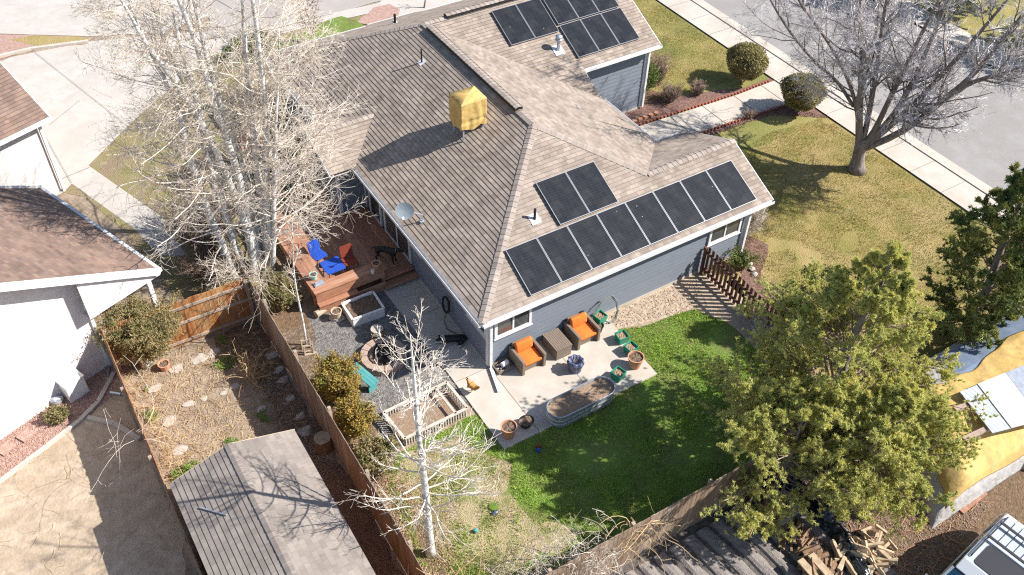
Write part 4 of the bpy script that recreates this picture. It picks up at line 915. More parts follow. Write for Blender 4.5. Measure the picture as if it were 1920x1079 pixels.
def stump(label, c, r_, h, seed, tilt=0):
    o = thing('log_stump', label, 'stump', (c[0], c[1], 0)); b = MB(); rr = np.random.default_rng(seed); n = 18; V = []
    w_ = 1 + rr.uniform(-.08, .08, n)
    for z in (0, h * .5, h):
        for i in range(n): a = 2 * PI * i / n; q = r_ * w_[i] * (1.06 if z == 0 else 1); V.append((c[0] + q * math.cos(a), c[1] + q * math.sin(a), z))
    b.add(V, [(k * n + i, k * n + (i + 1) % n, (k + 1) * n + (i + 1) % n, (k + 1) * n + i) for k in range(2) for i in range(n)]); b.build('bark', K['wood_end'], o)
    MB().disc((c[0], c[1], h + .004), r_ * .97, n, rough=.006).build('cut_top', K['stone'] if seed % 2 else K['wood_pale'], o); return o
stump('tall log stump with pale top standing on the shaded gravel', G(709, 636)[:2] + [0, .0], .21, .48, 3)
q = G(618, 845); stump('large cut log standing beside the middle fence in the garden', (q[0] - .1, q[1] + .15), .25, .5, 2)
o = thing('raised_planter', 'white rectangular raised planter of dark soil in the gravel', 'planter', (-2.32, 4.05, 0)); b = MB()
for p, q in (((-2.88, 3.66), (-1.79, 3.62)), ((-1.79, 3.62), (-1.76, 4.50)), ((-1.76, 4.5), (-2.87, 4.5)), ((-2.87, 4.5), (-2.88, 3.66))):
    for z in (.09, .28): b.bar((*p, z), (*q, z), .035, .175)
    b.bar((*p, .375), (*q, .375), .07, .03)
b.build('side_panel', K['white'], o)
b = MB(); n = 8; V = [(-2.86 + 1.06 * i / n, 3.67 + .8 * j / n, .3 + random.uniform(-.03, .03)) for j in range(n + 1) for i in range(n + 1)]; b.add(V, [(j * (n + 1) + i, j * (n + 1) + i + 1, (j + 1) * (n + 1) + i + 1, (j + 1) * (n + 1) + i) for j in range(n) for i in range(n)]); b.build('soil', K['soil'], o)
q = G(605, 592); b = MB(); M = np.array(Matrix.Rotation(.1, 3, 'Y')); b.tube([(q[0] - .22, q[1] + .02, .14), (q[0] + .3, q[1] + .18, .14)], .13, 12); solo(b.build('log', K['weathered']), 'pale short log lying at the foot of the deck', 'log')
q = G(634, 600); pot('cream_pot', 'cream ceramic pot on a flat stone near the deck', (q[0], q[1] + .05, .1), .13, .17, .28, 'pot_cream')
b = MB(); b.rock((q[0], q[1] + .05, .05), (.5, .42, .12), 8); solo(b.build('flat_stone', K['stone']), 'flat stone under the cream pot', 'stone')
o = thing('picket_bed', 'raised garden bed with white picket sides behind the white-barked tree', 'garden bed', (-2.6, -.8, 0))
bedp = [(-1.55, -.15), (-1.5, -1.33), (-3.6, -1.38), (-3.7, -.22)]
b = MB()
for i in range(4):
    p = np.array(bedp[i]); q = np.array(bedp[(i + 1) % 4]); b.bar((*p, .36), (*q, .36), .09, .035); L = np.linalg.norm(q - p); k = int(L / .085)
    for j in range(k): c = p + (q - p) * (j + .5) / k; b.box((*c, .18), (.035, .02, .34), rz=math.atan2((q - p)[1], (q - p)[0]))
b.bar((-1.95, -.17, .36), (-1.9, -1.34, .36), .07, .035); b.build('picket_side', K['white_old'], o)
MB().sheet([(-1.6, -.2), (-3.65, -.27), (-3.56, -1.33), (-1.55, -1.28)][::-1], .16).build('soil', K['soil_tan'], o)

# deck furniture
def slab_rounded(mb, c, sx, sy, th, rz, r_=.06, M=None):
    P = []
    for cx, cy, a0 in ((sx / 2 - r_, sy / 2 - r_, 0), (-sx / 2 + r_, sy / 2 - r_, 90), (-sx / 2 + r_, -sy / 2 + r_, 180), (sx / 2 - r_, -sy / 2 + r_, 270)):
        for k in range(5): a = math.radians(a0 + 22.5 * k); P.append((cx + r_ * math.cos(a), cy + r_ * math.sin(a)))
    n = len(P); V = np.array([(x, y, z) for z in (-th / 2, th / 2) for x, y in P])
    if M is not None: V = V @ np.array(M).T
    V = V @ rotm(rz).T + np.array(c); mb.add(V, [tuple(range(n))[::-1], tuple(range(n, 2 * n))] + [(i, (i + 1) % n, (i + 1) % n + n, i + n) for i in range(n)])
tc_ = G(624, 498, DZ + .62); o = thing('folding_table', 'square bright blue folding table with thin red legs on the deck', 'table', (tc_[0], tc_[1], DZ))
b = MB(); slab_rounded(b, tc_, .66, .68, .03, .02); b.build('tabletop', K['blue'], o)
for sx in (-1, 1):
    for sy in (-1, 1): MB().tube([(tc_[0] + sx * .24, tc_[1] + sy * .24, DZ + .6), (tc_[0] + sx * .28, tc_[1] + sy * .27, DZ)], .012, 6).build('leg', K['red'], o)
def chair(name, label, loc, rz, m, lm):
    o = thing(name, label, 'chair', loc); b = MB(); slab_rounded(b, (0, 0, .43), .46, .44, .03, 0); b.build('seat', K[m], o, local=True)
    b = MB(); slab_rounded(b, (0, .23, .70), .44, .42, .03, 0, M=np.array(Matrix.Rotation(math.radians(78), 3, 'X'))); b.build('backrest', K[m], o, local=True)
    for sx in (-1, 1):
        for sy in (-1, 1): MB().tube([(sx * .19, sy * .17, .42), (sx * .22, sy * .22, 0)], .013, 6).build('leg', K[lm], o, local=True)
        MB().tube([(sx * .2, .2, .42), (sx * .2, .25, .86)], .012, 6).build('back_frame', K[lm], o, local=True)
    o.rotation_euler.z = rz; return o
q = G(600, 488, DZ + .3); chair('folding_chair', 'blue folding chair facing the blue table on the deck', (q[0] + .02, q[1] + .12, DZ), .25, 'blue', 'galv')
q = G(656, 492, DZ + .35); chair('folding_chair', 'small dark red chair in the shade on the deck', (q[0], q[1], DZ), .0, 'red', 'red')
BZ = .90
q = G(707, 503, BZ); pot('terracotta_pot', 'small terracotta pot on the shaded end of the deck bench', (q[0], q[1] + .05, BZ), .11, .14, .2, 'terracotta')
q = G(697, 514, BZ); b = MB(); b.lathe([(0, 0), (.055, 0), (.055, .16), (.045, .16), (.045, .04)], (q[0] + .05, q[1] + .02, BZ), 14); solo(b.build('mug', K['white']), 'white cup beside the small terracotta pot on the bench', 'cup')
q = G(586, 526, BZ); pot('mint_pot', 'mint green pot on the sunlit corner of the deck bench', (q[0] + .07, q[1] + .05, BZ), .09, .13, .2, 'mint')
q = G(594, 535, BZ); b = MB(); b.box((q[0] + .08, q[1], BZ + .03), (.34, .2, .05)); b.box((q[0] + .08, q[1], BZ + .07), (.26, .12, .03)); solo(b.build('metal_tray', K['galv']), 'white metal tray on the corner of the deck bench', 'tray')

# ================================================================== TREES
def tubes_mesh(groups, sides_for):
    """groups: list of (P (M,N,3), R (M,N)) -> V, F"""
    Vs = []; Fs = []; off = 0
    for P, R in groups:
        M, N, _ = P.shape; k = sides_for(R)
        D = P[:, -1] - P[:, 0]; D /= np.linalg.norm(D, axis=1, keepdims=True) + 1e-9
        ref = np.where(np.abs(D[:, 2:3]) < .85, np.array([[0, 0, 1.0]]), np.array([[1.0, 0, 0]]))
        u = np.cross(D, ref); u /= np.linalg.norm(u, axis=1, keepdims=True) + 1e-9; v = np.cross(D, u)
        a = 2 * PI * np.arange(k) / k
        ring = np.cos(a)[None, :, None] * u[:, None, :] + np.sin(a)[None, :, None] * v[:, None, :]
        V = P[:, :, None, :] + R[:, :, None, None] * ring[:, None, :, :]
        Vs.append(V.reshape(-1, 3))
        i = np.arange(M)[:, None, None] * (N * k) + np.arange(N - 1)[None, :, None] * k; j = np.arange(k)[None, None, :]; j2 = (j + 1) % k
        Fs.append((np.stack([i + j, i + j2, i + k + j2, i + k + j], -1).reshape(-1, 4) + off)); off += M * N * k
    return np.concatenate(Vs), [np.concatenate(Fs)]
def unit(v): return v / (np.linalg.norm(v, axis=-1, keepdims=True) + 1e-9)
def spawn(P, R, k, L, ang, r, up=.0, jit=.12, npts=4, t0=.1, t1=1.0, rad=.6, tip=.35, lenfall=.5, rmax=9, pl=True, bias=None, rmin=.0):
    """k children per parent polyline"""
    M, N, _ = P.shape; t = r.uniform(t0, t1, (M, k)) if k < 40 else np.linspace(t0, t1, k)[None] + r.uniform(-.01, .01, (M, k)); t = np.clip(t, 0, .999)
    f = t * (N - 1); i = f.astype(int); w_ = (f - i)[..., None]; m = np.arange(M)[:, None]
    pos = P[m, i] * (1 - w_) + P[m, i + 1] * w_; d = unit(P[m, i + 1] - P[m, i]); rr = R[m, i] * (1 - w_[..., 0]) + R[m, i + 1] * w_[..., 0]
    rnd = unit(r.normal(0, 1, (M, k, 3))); perp = unit(rnd - d * (rnd * d).sum(-1, keepdims=True))
    if bias is not None: perp = unit(perp + bias)
    a = ang * r.uniform(.7, 1.3, (M, k, 1)); dd = np.cos(a) * d + np.sin(a) * perp
    plen = np.linalg.norm(P[:, -1] - P[:, 0], axis=1)[:, None] if pl else np.ones((M, 1))
    Ln = L * plen * (1 - lenfall * t) * r.uniform(.55, 1.25, (M, k)); step = (Ln / (npts - 1))[..., None]
    out = [pos]; cur = pos
    for s in range(npts - 1):
        cur = cur + dd * step; out.append(cur); dd = unit(dd + np.array([0, 0, up]) + r.normal(0, jit, dd.shape))
    Pn = np.stack(out, 2).reshape(M * k, npts, 3); r0 = np.clip(rr * rad, rmin, rmax); tp = np.linspace(1, tip, npts)[None, None]
    Rn = np.maximum(r0[..., None] * tp, rmin * .6).reshape(M * k, npts); return Pn, Rn
def resample(pts, n):
    P = np.array(pts, float); s = np.concatenate([[0], np.cumsum(np.linalg.norm(np.diff(P, axis=0), axis=1))]); q = np.linspace(0, s[-1], n)
    # smooth by cubic-ish averaging
    out = np.stack([np.interp(q, s, P[:, i]) for i in range(3)], 1)
    for _ in range(2): out[1:-1] = (out[:-2] + 2 * out[1:-1] + out[2:]) / 4
    return out
def tree_obj(name, label, cat, base, trunks, groups, mb_, mt, group=None, sides=None):
    """trunks: list of (pts, radii); groups: finer branch arrays"""
    o = thing(name, label, cat, (base[0], base[1], base[2] if len(base) > 2 else 0), group); off = np.array(o.location)
    b = MB()
    for P, R in trunks: b.tube(P, R, 10)
    b.build('trunk', K[mb_], o, smooth=True)
    V, F = tubes_mesh(groups, sides or (lambda R: 4 if R.mean() > .02 else 3)); me = rawmesh('crown', V - off, F); link('crown', me, K[mt], o); return o

def aspen(label, base, path, r0, seed, top=2.2, nb=46, bl=1.9, dens=1.0, tmin=.12, bias=(0, 0, 0), grp='white-barked bare trees of the big clump'):
    """path: photo pixels up the trunk from the base pixel"""
    r = np.random.default_rng(seed); pts = [G(*base)] + [climb(*base, *q) for q in path]
    d = unit(pts[-1] - pts[-2]); d = unit(d + np.array([0, 0, .6])); pts.append(pts[-1] + d * top)
    P = resample(pts, 26); P[1:-1] += r.normal(0, .012, P[1:-1].shape); H = np.linspace(0, 1, 26); R = r0 * (1 - H) ** .75 + .012; R[0] *= 1.25
    P1, R1 = spawn(P[None], R[None], nb, bl * 1.42, 1.22, r, up=.045, jit=.12, npts=8, t0=tmin, t1=.99, rad=.28, tip=.35, lenfall=.5, pl=False, rmax=.027, rmin=.010, bias=bias)
    P2, R2 = spawn(P1, R1, int(8 * dens), .42, .8, r, up=.03, jit=.15, npts=5, t0=.35, rad=.55, tip=.5, lenfall=.4, rmin=.0058)
    P3, R3 = spawn(P2, R2, int(6 * dens), .52, .75, r, up=.02, jit=.2, npts=4, t0=.1, rad=.7, tip=.6, lenfall=.3, rmin=.0042)
    P4, R4 = spawn(P3, R3, 1, .5, .7, r, up=.02, jit=.2, npts=3, t0=.2, rad=.8, tip=.7, lenfall=.2, rmin=.0035)
    # the last trunk: bark; big branches share the bark, twigs the cream colour
    o = thing('aspen_tree', label, 'tree', (pts[0][0], pts[0][1], 0), grp); off = np.array(o.location)
    b = MB(); b.tube(P, R, 12); b.build('trunk', K['bark_white'], o, smooth=True)
    V, F = tubes_mesh([(P1, R1)], lambda R: 5); link('limbs', rawmesh('limbs', V - off, F, True), K['twig_white'], o)
    V, F = tubes_mesh([(P2, R2), (P3, R3), (P4, R4)], lambda R: 3); link('crown', rawmesh('crown', V - off, F), K['twig_cream'], o); return o
AS = [
 ('slim aspen trunk at the right front of the clump by the deck bench', (511, 512), [(514, 395), (514, 300), (516, 255), (520, 154), (524, 90)], .085, 11, .6, 52, 2.5, 1.15, .12),
 ('tall straight aspen just left of the slim front trunk', (506, 508), [(502, 396), (497, 323), (499, 281), (498, 217), (492, 154), (488, 108), (482, 60), (473, 0)], .15, 12, 2.2, 70, 2.6, 1.15, .11),
 ('tall aspen third from the right of the clump', (503, 500), [(491, 396), (480, 309), (475, 240), (467, 180), (460, 108), (454, 0)], .13, 13, 2.2, 46, 2.0, 1.0, .3),
 ('thick aspen leaning left in the middle of the clump', (493, 505), [(475, 451), (469, 423), (458, 371), (447, 331), (436, 293), (422, 248), (402, 205), (388, 145), (373, 108), (364, 67), (345, 24), (335, 0)], .15, 14, 2.4, 50, 2.1, 1.0, .3),
 ('aspen close behind the thick leaning one, touching it', (497, 495), [(466, 357), (447, 295), (430, 245), (417, 209), (400, 154), (385, 108), (378, 70), (364, 0)], .12, 15, 2.2, 42, 1.9, .9, .35),
 ('aspen leaning far to the upper left over the driveway', (478, 515), [(463, 421), (438, 371), (427, 332), (411, 296), (391, 257), (369, 212), (349, 183), (330, 164), (316, 137), (296, 113), (272, 79), (255, 53), (236, 22)], .13, 16, 1.6, 48, 2.1, 1.0, .3),
 ('aspen with low spreading branches near the wooden fence', (458, 514), [(438, 457), (427, 412), (416, 373), (411, 329), (390, 265), (373, 207), (357, 149), (342, 104), (330, 48)], .12, 17, 2.0, 50, 2.1, 1.0, .15),
 ('leftmost aspen of the clump, base nearest the orange fence', (439, 520), [(422, 474), (402, 426), (391, 401), (377, 359), (361, 309), (350, 282), (344, 240), (330, 197), (316, 166), (303, 142), (284, 104)], .13, 18, 1.8, 54, 2.3, 1.0, .15),
 ('thick-stemmed aspen rising behind the far-leaning one', (420, 440), [(395, 320), (368, 212), (345, 154), (335, 130), (320, 104), (304, 55), (289, 19)], .12, 19, 2.2, 44, 2.0, .9, .3),
]
for i_, a in enumerate(AS): aspen(*a, bias=np.array([(.55, .0, 0), (.6, -.25, 0), (.15, .2, 0), (0, 0, 0), (0, .2, 0), (-.3, .1, 0), (-.45, -.3, 0), (-.6, -.2, 0), (-.4, .2, 0)][i_]))

# the single pale tree in front
def front_tree():
    base = (808, 1040); r = np.random.default_rng(31)
    path = [(801, 960), (796, 900), (790, 860), (783, 800), (781, 770), (776, 700), (771, 650), (769, 628)]
    pts = [G(*base)] + [climb(*base, *q) for q in path]; P = resample(pts, 24); H = np.linspace(0, 1, 24); R = .108 * (1 - H) ** .8 + .010; R[0] *= 1.3
    P1, R1 = spawn(P[None], R[None], 46, 2.5, 1.2, r, up=.13, jit=.09, npts=8, t0=.25, t1=.99, rad=.36, tip=.3, lenfall=.66, pl=False, rmax=.026, rmin=.008)
    P2, R2 = spawn(P1, R1, 8, .42, .7, r, up=.06, jit=.15, npts=5, t0=.2, rad=.6, tip=.5, lenfall=.4, rmin=.0052)
    P3, R3 = spawn(P2, R2, 4, .5, .7, r, up=.05, jit=.2, npts=4, t0=.15, rad=.7, tip=.6, lenfall=.3, rmin=.004)
    o = thing('aspen_tree', 'single white-barked bare tree in front of the garden bed, at the bottom of the picture', 'tree', (pts[0][0], pts[0][1], 0)); off = np.array(o.location)
    MB().tube(P, R, 12).build('trunk', K['bark_white'], o, smooth=True)
    V, F = tubes_mesh([(P1, R1)], lambda R: 5); link('limbs', rawmesh('limbs', V - off, F, True), K['twig_white'], o)
    V, F = tubes_mesh([(P2, R2), (P3, R3)], lambda R: 3); link('crown', rawmesh('crown', V - off, F), K['twig_white'], o)
front_tree()
# thin sapling by the deck
def sapling(name, label, base, path, r0, seed, nb=14, bl=.9, mt='twig_cream', bark='bark_white', t0=.3, extra=.4, ang=.8):
    r = np.random.default_rng(seed); pts = [G(*base)] + [climb(*base, *q) for q in path]; d = unit(pts[-1] - pts[-2]); pts.append(pts[-1] + d * extra)
    P = resample(pts, 12); H = np.linspace(0, 1, 12); R = r0 * (1 - H) ** .8 + .006
    P1, R1 = spawn(P[None], R[None], nb, bl, ang, r, up=.08, jit=.12, npts=5, t0=t0, rad=.5, tip=.4, lenfall=.4, pl=False, rmin=.006)
    P2, R2 = spawn(P1, R1, 6, .5, .7, r, up=.03, jit=.2, npts=4, t0=.2, rad=.7, tip=.6, rmin=.0045); P3, R3 = spawn(P2, R2, 3, .5, .7, r, up=.0, jit=.2, npts=3, t0=.2, rad=.8, tip=.7, rmin=.0035)
    return tree_obj(name, label, 'tree', (pts[0][0], pts[0][1], 0), [(P, R)], [(P1, R1), (P2, R2), (P3, R3)], bark, mt)
sapling('young_tree', 'thin young tree staked in the gravel below the deck corner', (574, 648), [(572, 620), (562, 575), (552, 530), (549, 480), (548, 430)], .035, 41, 16, .9)
b = MB(); q = G(578, 664); b.bar((q[0] - .12, q[1], .02), (q[0] + .25, q[1] - .1, .02), .1, .05)
for a, c in ((0, 0), (.26, -.06), (.02, .26), (.28, .2)): b.bar((q[0] - .1 + a, q[1] + c, 0), (q[0] - .1 + a, q[1] + c, .42), .04, .04)
for z in (.15, .38): b.bar((q[0] - .1, q[1], z), (q[0] + .16, q[1] - .06, z), .03, .04); b.bar((q[0] - .08, q[1] + .26, z), (q[0] + .18, q[1] + .2, z), .03, .04)
solo(b.build('tree_guard', K['weathered']), 'little wooden guard frame round the foot of the thin young tree', 'tree guard')
sapling('bare_tree', 'small bare tree at the top edge beside the street lawn', (590, 78), [(586, 55), (578, 30), (568, 5)], .06, 42, 30, 1.3, 'twig_brown', 'bark_grey', .1, 1.0, .6)
sapling('bare_tree', 'bare twiggy sapling standing in the front driveway gap, only stem in view', (795, 16), [(797, 5), (799, -15)], .04, 43, 6, .7, 'twig_grey', 'bark_grey', .5)

# the big spreading street tree on the right
def street_tree():
    r = np.random.default_rng(52); B0 = (1605, 320); base = G(*B0); fork = climb(*B0, 1614, 272)
    limbs = [([(1612, 250), (1603, 178), (1573, 111), (1543, 63), (1502, 11)], .09, (-.4, .5)),
             ([(1612, 250), (1610, 207), (1618, 148), (1617, 92), (1612, 30)], .17, (-.3, -.6), -2.2),
             ([(1613, 250), (1608, 200), (1625, 140), (1640, 80), (1650, 20)], .14, (0, .6), 2.6),
             ([(1620, 262), (1636, 178), (1647, 111), (1655, 40)], .13, (.3, 0)),
             ([(1632, 262), (1655, 215), (1673, 174), (1699, 126), (1722, 75), (1745, 30)], .13, (.5, -.1)),
             ([(1636, 262), (1684, 207), (1717, 141), (1732, 111), (1760, 40)], .14, (.8, 0)),
             ([(1651, 252), (1700, 210), (1725, 185), (1780, 126), (1830, 70)], .15, (1., -.2)),
             ([(1650, 268), (1680, 256), (1725, 226), (1780, 178), (1829, 141), (1870, 85), (1907, 41)], .16, (1.2, -.4)),
             ([(1600, 200), (1570, 150), (1530, 120), (1480, 60)], .07, (-.6, .6)),
             ([(1780, 178), (1830, 150), (1880, 140), (1940, 120)], .09, (1.2, -.4))]
    o = thing('street_tree', 'large bare spreading tree on the front lawn beside the pavement', 'tree', (base[0], base[1], 0)); off = np.array(o.location)
    tr = MB(); P = resample([base, base * .5 + fork * .5, fork, fork + [0, 0, .35]], 7); tr.tube(P, [.40, .29, .25, .24, .24, .25, .18], 14)
    gs = []; Ls = []
    for path, r0, lean, *dep in limbs:
        pts = []
        for j, q in enumerate(path):
            p = climb(*B0, *q)
            if dep: p = p + unit(ray(*q)) * dep[0] * j / (len(path) - 1)
            pts.append(p)
        if path[0][1] > 240: pts = [fork - [0, 0, .25]] + pts
        d = unit(unit(pts[-1] - pts[-2]) + np.array([lean[0] * .15, lean[1] * .15, .35])); pts.append(pts[-1] + d * 1.4); pts.append(pts[-1] + unit(d + [0, 0, .2]) * 1.4)
        P = resample(pts, 18); H = np.linspace(0, 1, 18); R = r0 * (1 - H) ** .7 + .015; tr.tube(P, R * .82, 9); Ls.append((P, R * .82))
    tr.build('trunk', K['bark_grey'], o, smooth=True)
    P = np.stack([l[0] for l in Ls]); R = np.stack([l[1] for l in Ls])
    P1, R1 = spawn(P, R, 19, 2.5, .75, r, up=.04, jit=.12, npts=8, t0=.18, rad=.42, tip=.3, lenfall=.35, pl=False, rmax=.05, rmin=.012)
    P2, R2 = spawn(P1, R1, 13, .5, .75, r, up=.0, jit=.2, npts=5, t0=.12, rad=.55, tip=.5, lenfall=.35, rmin=.0075)
    P3, R3 = spawn(P2, R2, 7, .5, .8, r, up=-.02, jit=.25, npts=4, t0=.1, rad=.7, tip=.6, lenfall=.3, rmin=.005)
    P4, R4 = spawn(P3, R3, 2, .5, .8, r, up=-.04, jit=.2, npts=3, t0=.2, rad=.8, tip=.7, rmin=.004)
    V, F = tubes_mesh([(P1, R1)], lambda R: 5); link('limbs', rawmesh('limbs', V - off, F, True), K['bark_grey'], o)
    V, F = tubes_mesh([(P2, R2), (P3, R3), (P4, R4)], lambda R: 3); link('crown', rawmesh('crown', V - off, F), K['twig_grey'], o)
street_tree()

# evergreens
def tufts(C, D, r, k=16, L=.13, wd=.012, spread=.95):
    """needle puffs at points C pointing along D"""
    M = len(C); dirs = unit(D[:, None] * .8 + r.normal(0, spread, (M, k, 3))); ln = L * r.uniform(.7, 1.2, (M, k, 1)); tipp = C[:, None] + dirs * ln
    side = unit(np.cross(dirs, unit(r.normal(0, 1, (M, k, 3))))) * wd; a = C[:, None] + side + r.normal(0, .012, (M, k, 3)); b = C[:, None] - side + r.normal(0, .012, (M, k, 3))
    V = np.stack([a, b, tipp], 2).reshape(-1, 3); F = np.arange(M * k * 3).reshape(-1, 3); return V, F
def conifer(name, label, base, H, RAD, seed, m='needle', nb=90, shape=.8, cone=0, h0=.08, lean=(0, 0), k=17, L=.15, wd=.014, t0=.25, sub=9, tw=5, bark='bark_grey', droop=-.02, group=None, leaders=None):
    r = np.random.default_rng(seed); bx, by = base; n = 14; z = np.linspace(0, H, n); P = np.stack([bx + lean[0] * z / H + .05 * np.sin(z), by + lean[1] * z / H + .05 * np.cos(z * 1.3), z], 1); R = .022 * H * (1 - z / H) ** .8 + .012
    t = np.linspace(h0, .985, nb); t = t + r.uniform(-.01, .01, nb); f = np.clip(t, 0, .999) * (n - 1); i = f.astype(int); pos = P[i] + (P[i + 1] - P[i]) * (f - i)[:, None]
    az = r.uniform(0, 2 * PI, nb); prof = np.sin(np.clip((1 - t) / (1 - h0), 0, 1) * PI / 2) ** shape * np.where(t < h0 + .12, .75, 1.0) if not cone else np.minimum(1, (1 - t) / cone) ** shape * np.where(t < h0 + .08, .7, 1.0); Ln = RAD * prof * r.uniform(.55, 1.12, nb) + .12
    el = .12 + .75 * t ** 2 + r.uniform(-.12, .12, nb); d = np.stack([np.cos(az) * np.cos(el), np.sin(az) * np.cos(el), np.sin(el)], 1); npts = 7; out = [pos]; cur = pos
    for s in range(npts - 1): cur = cur + d * (Ln / (npts - 1))[:, None]; out.append(cur); d = unit(d + np.array([0, 0, .05]) + r.normal(0, .09, d.shape))
    P1 = np.stack(out, 1); R1 = (np.clip(Ln * .016, .01, .05)[:, None]) * np.linspace(1, .3, npts)[None]
    P2, R2 = spawn(P1, R1, sub, .42, .75, r, up=.06, jit=.12, npts=5, t0=t0, rad=.6, tip=.5, lenfall=.45, rmin=.006)
    P3, R3 = spawn(P2, R2, tw, .5, .7, r, up=.10, jit=.15, npts=3, t0=.25, rad=.7, tip=.6, lenfall=.25, rmin=.004)
    C = np.concatenate([P3[:, -1], P3[:, 1], P2[:, -1], P1[:, -1], P1[:, -2]]); D = unit(np.concatenate([P3[:, -1] - P3[:, 0], P3[:, -1] - P3[:, 0], P2[:, -1] - P2[:, -2], P1[:, -1] - P1[:, -2], P1[:, -1] - P1[:, -2]]) + [0, 0, .25])
    o = thing(name, label, 'tree', (bx, by, 0), group); off = np.array(o.location)
    MB().tube(P, R, 10).build('trunk', K[bark], o, smooth=True)
    V, F = tubes_mesh([(P1, R1), (P2, R2), (P3, R3)], lambda R: 4 if R.mean() > .01 else 3); link('limbs', rawmesh('limbs', V - off, F), K['twig_brown' if bark == 'bark_grey' else bark], o)
    V, F = tufts(C, D, r, k, L, wd); link('needles', rawmesh('needles', V - off, [F]), K[m], o); return o
conifer('pine_tree', 'big yellow-green pine standing at the right end of the lawn', (6.35, -7.6), 8.15, 3.6, 61, nb=120, shape=1.1, h0=.12, cone=.82, sub=9, tw=8, t0=.38, k=24, L=.08, wd=.0055)
conifer('pine_tree', 'lower bushy pine crown in front of the tarp-covered trailer', (6.4, -9.3), 4.7, 2.1, 62, nb=72, shape=.8, h0=.14, cone=.55, sub=8, tw=8, t0=.3, k=22, L=.085, wd=.0055)
conifer('pine_tree', 'smaller bushy pine leaning over the back fence and the firewood', (4.3, -8.2), 3.9, 2.6, 63, nb=78, shape=.7, h0=.2, cone=.5, sub=8, tw=8, t0=.3, k=22, L=.085, wd=.0055)
conifer('juniper_tree', 'dark green juniper at the right edge of the picture', (13.9, -6.9), 7.4, 2.0, 64, 'needle_dark', nb=100, cone=.8, shape=.7, h0=.04, k=15, L=.12, wd=.016, lean=(-.2, .3))
conifer('spruce_tree', 'dark evergreen across the road at the top right corner', (33.2, 2.6), 5.2, 2.4, 65, 'needle_dark', nb=70, shape=.8, h0=.05, k=12, L=.2, wd=.03, sub=7, tw=3)
conifer('spruce_tree', 'dark evergreen across the road, left of the other', (32.3, 8.4), 6.2, 2.7, 66, 'needle_dark', nb=70, shape=.8, h0=.05, k=12, L=.2, wd=.03, sub=7, tw=3)

# shrubs
def shrub(name, label, c, rx, ry, h, seed, leaf=None, twig='twig_brown', nst=26, sub=7, tw=4, nl_=6, ls=.035, shell=False, group=None, open_=.9, z0=0.0, cat='shrub', curl=.1, rmin=.0042):
    r = np.random.default_rng(seed); az = r.uniform(0, 2 * PI, nst); tgt = np.stack([np.cos(az) * rx * r.uniform(.15, 1, nst), np.sin(az) * ry * r.uniform(.15, 1, nst), h * r.uniform(.6, 1, nst)], 1)
    st = np.stack([np.cos(az) * rx * .18, np.sin(az) * ry * .18, np.zeros(nst)], 1) + r.normal(0, .03, (nst, 3)) * [1, 1, 0]; npts = 6; s = np.linspace(0, 1, npts)[None, :, None]
    P = st[:, None] * (1 - s) + tgt[:, None] * s; P[..., 2] = tgt[:, 2:3] * np.linspace(0, 1, npts)[None] ** open_; P += r.normal(0, .02, P.shape) * s; P += [c[0], c[1], z0]
    R = np.linspace(.012, .006, npts)[None] * np.ones((nst, 1)) * (1 + .5 * h)
    P2, R2 = spawn(P, R, sub, .45, .65, r, up=.03, jit=.2, npts=4, t0=.2, rad=.6, tip=.6, rmin=rmin); P3, R3 = spawn(P2, R2, tw, .55, .7, r, up=.02, jit=.2, npts=3, t0=.2, rad=.8, tip=.6, rmin=rmin * .8)
    o = thing(name, label, cat, (c[0], c[1], z0), group); off = np.array(o.location)
    V, F = tubes_mesh([(P, R), (P2, R2), (P3, R3)], lambda R: 3); link('stems', rawmesh('stems', V - off, F), K[twig], o)
    if leaf:
        Q = np.concatenate([P3.reshape(-1, 3), P2[:, 1:].reshape(-1, 3)]); C = np.repeat(Q, nl_, 0) + r.normal(0, .05, (len(Q) * nl_, 3)); a = unit(r.normal(0, 1, C.shape)) * ls * r.uniform(.6, 1.3, (len(C), 1)); b_ = unit(np.cross(a, r.normal(0, 1, C.shape))) * ls * .6
        V = np.stack([C - a, C + b_, C + a, C - b_], 1).reshape(-1, 3); link('leaves', rawmesh('leaves', V - off, [np.arange(len(V)).reshape(-1, 4)]), K[leaf], o)
    return o
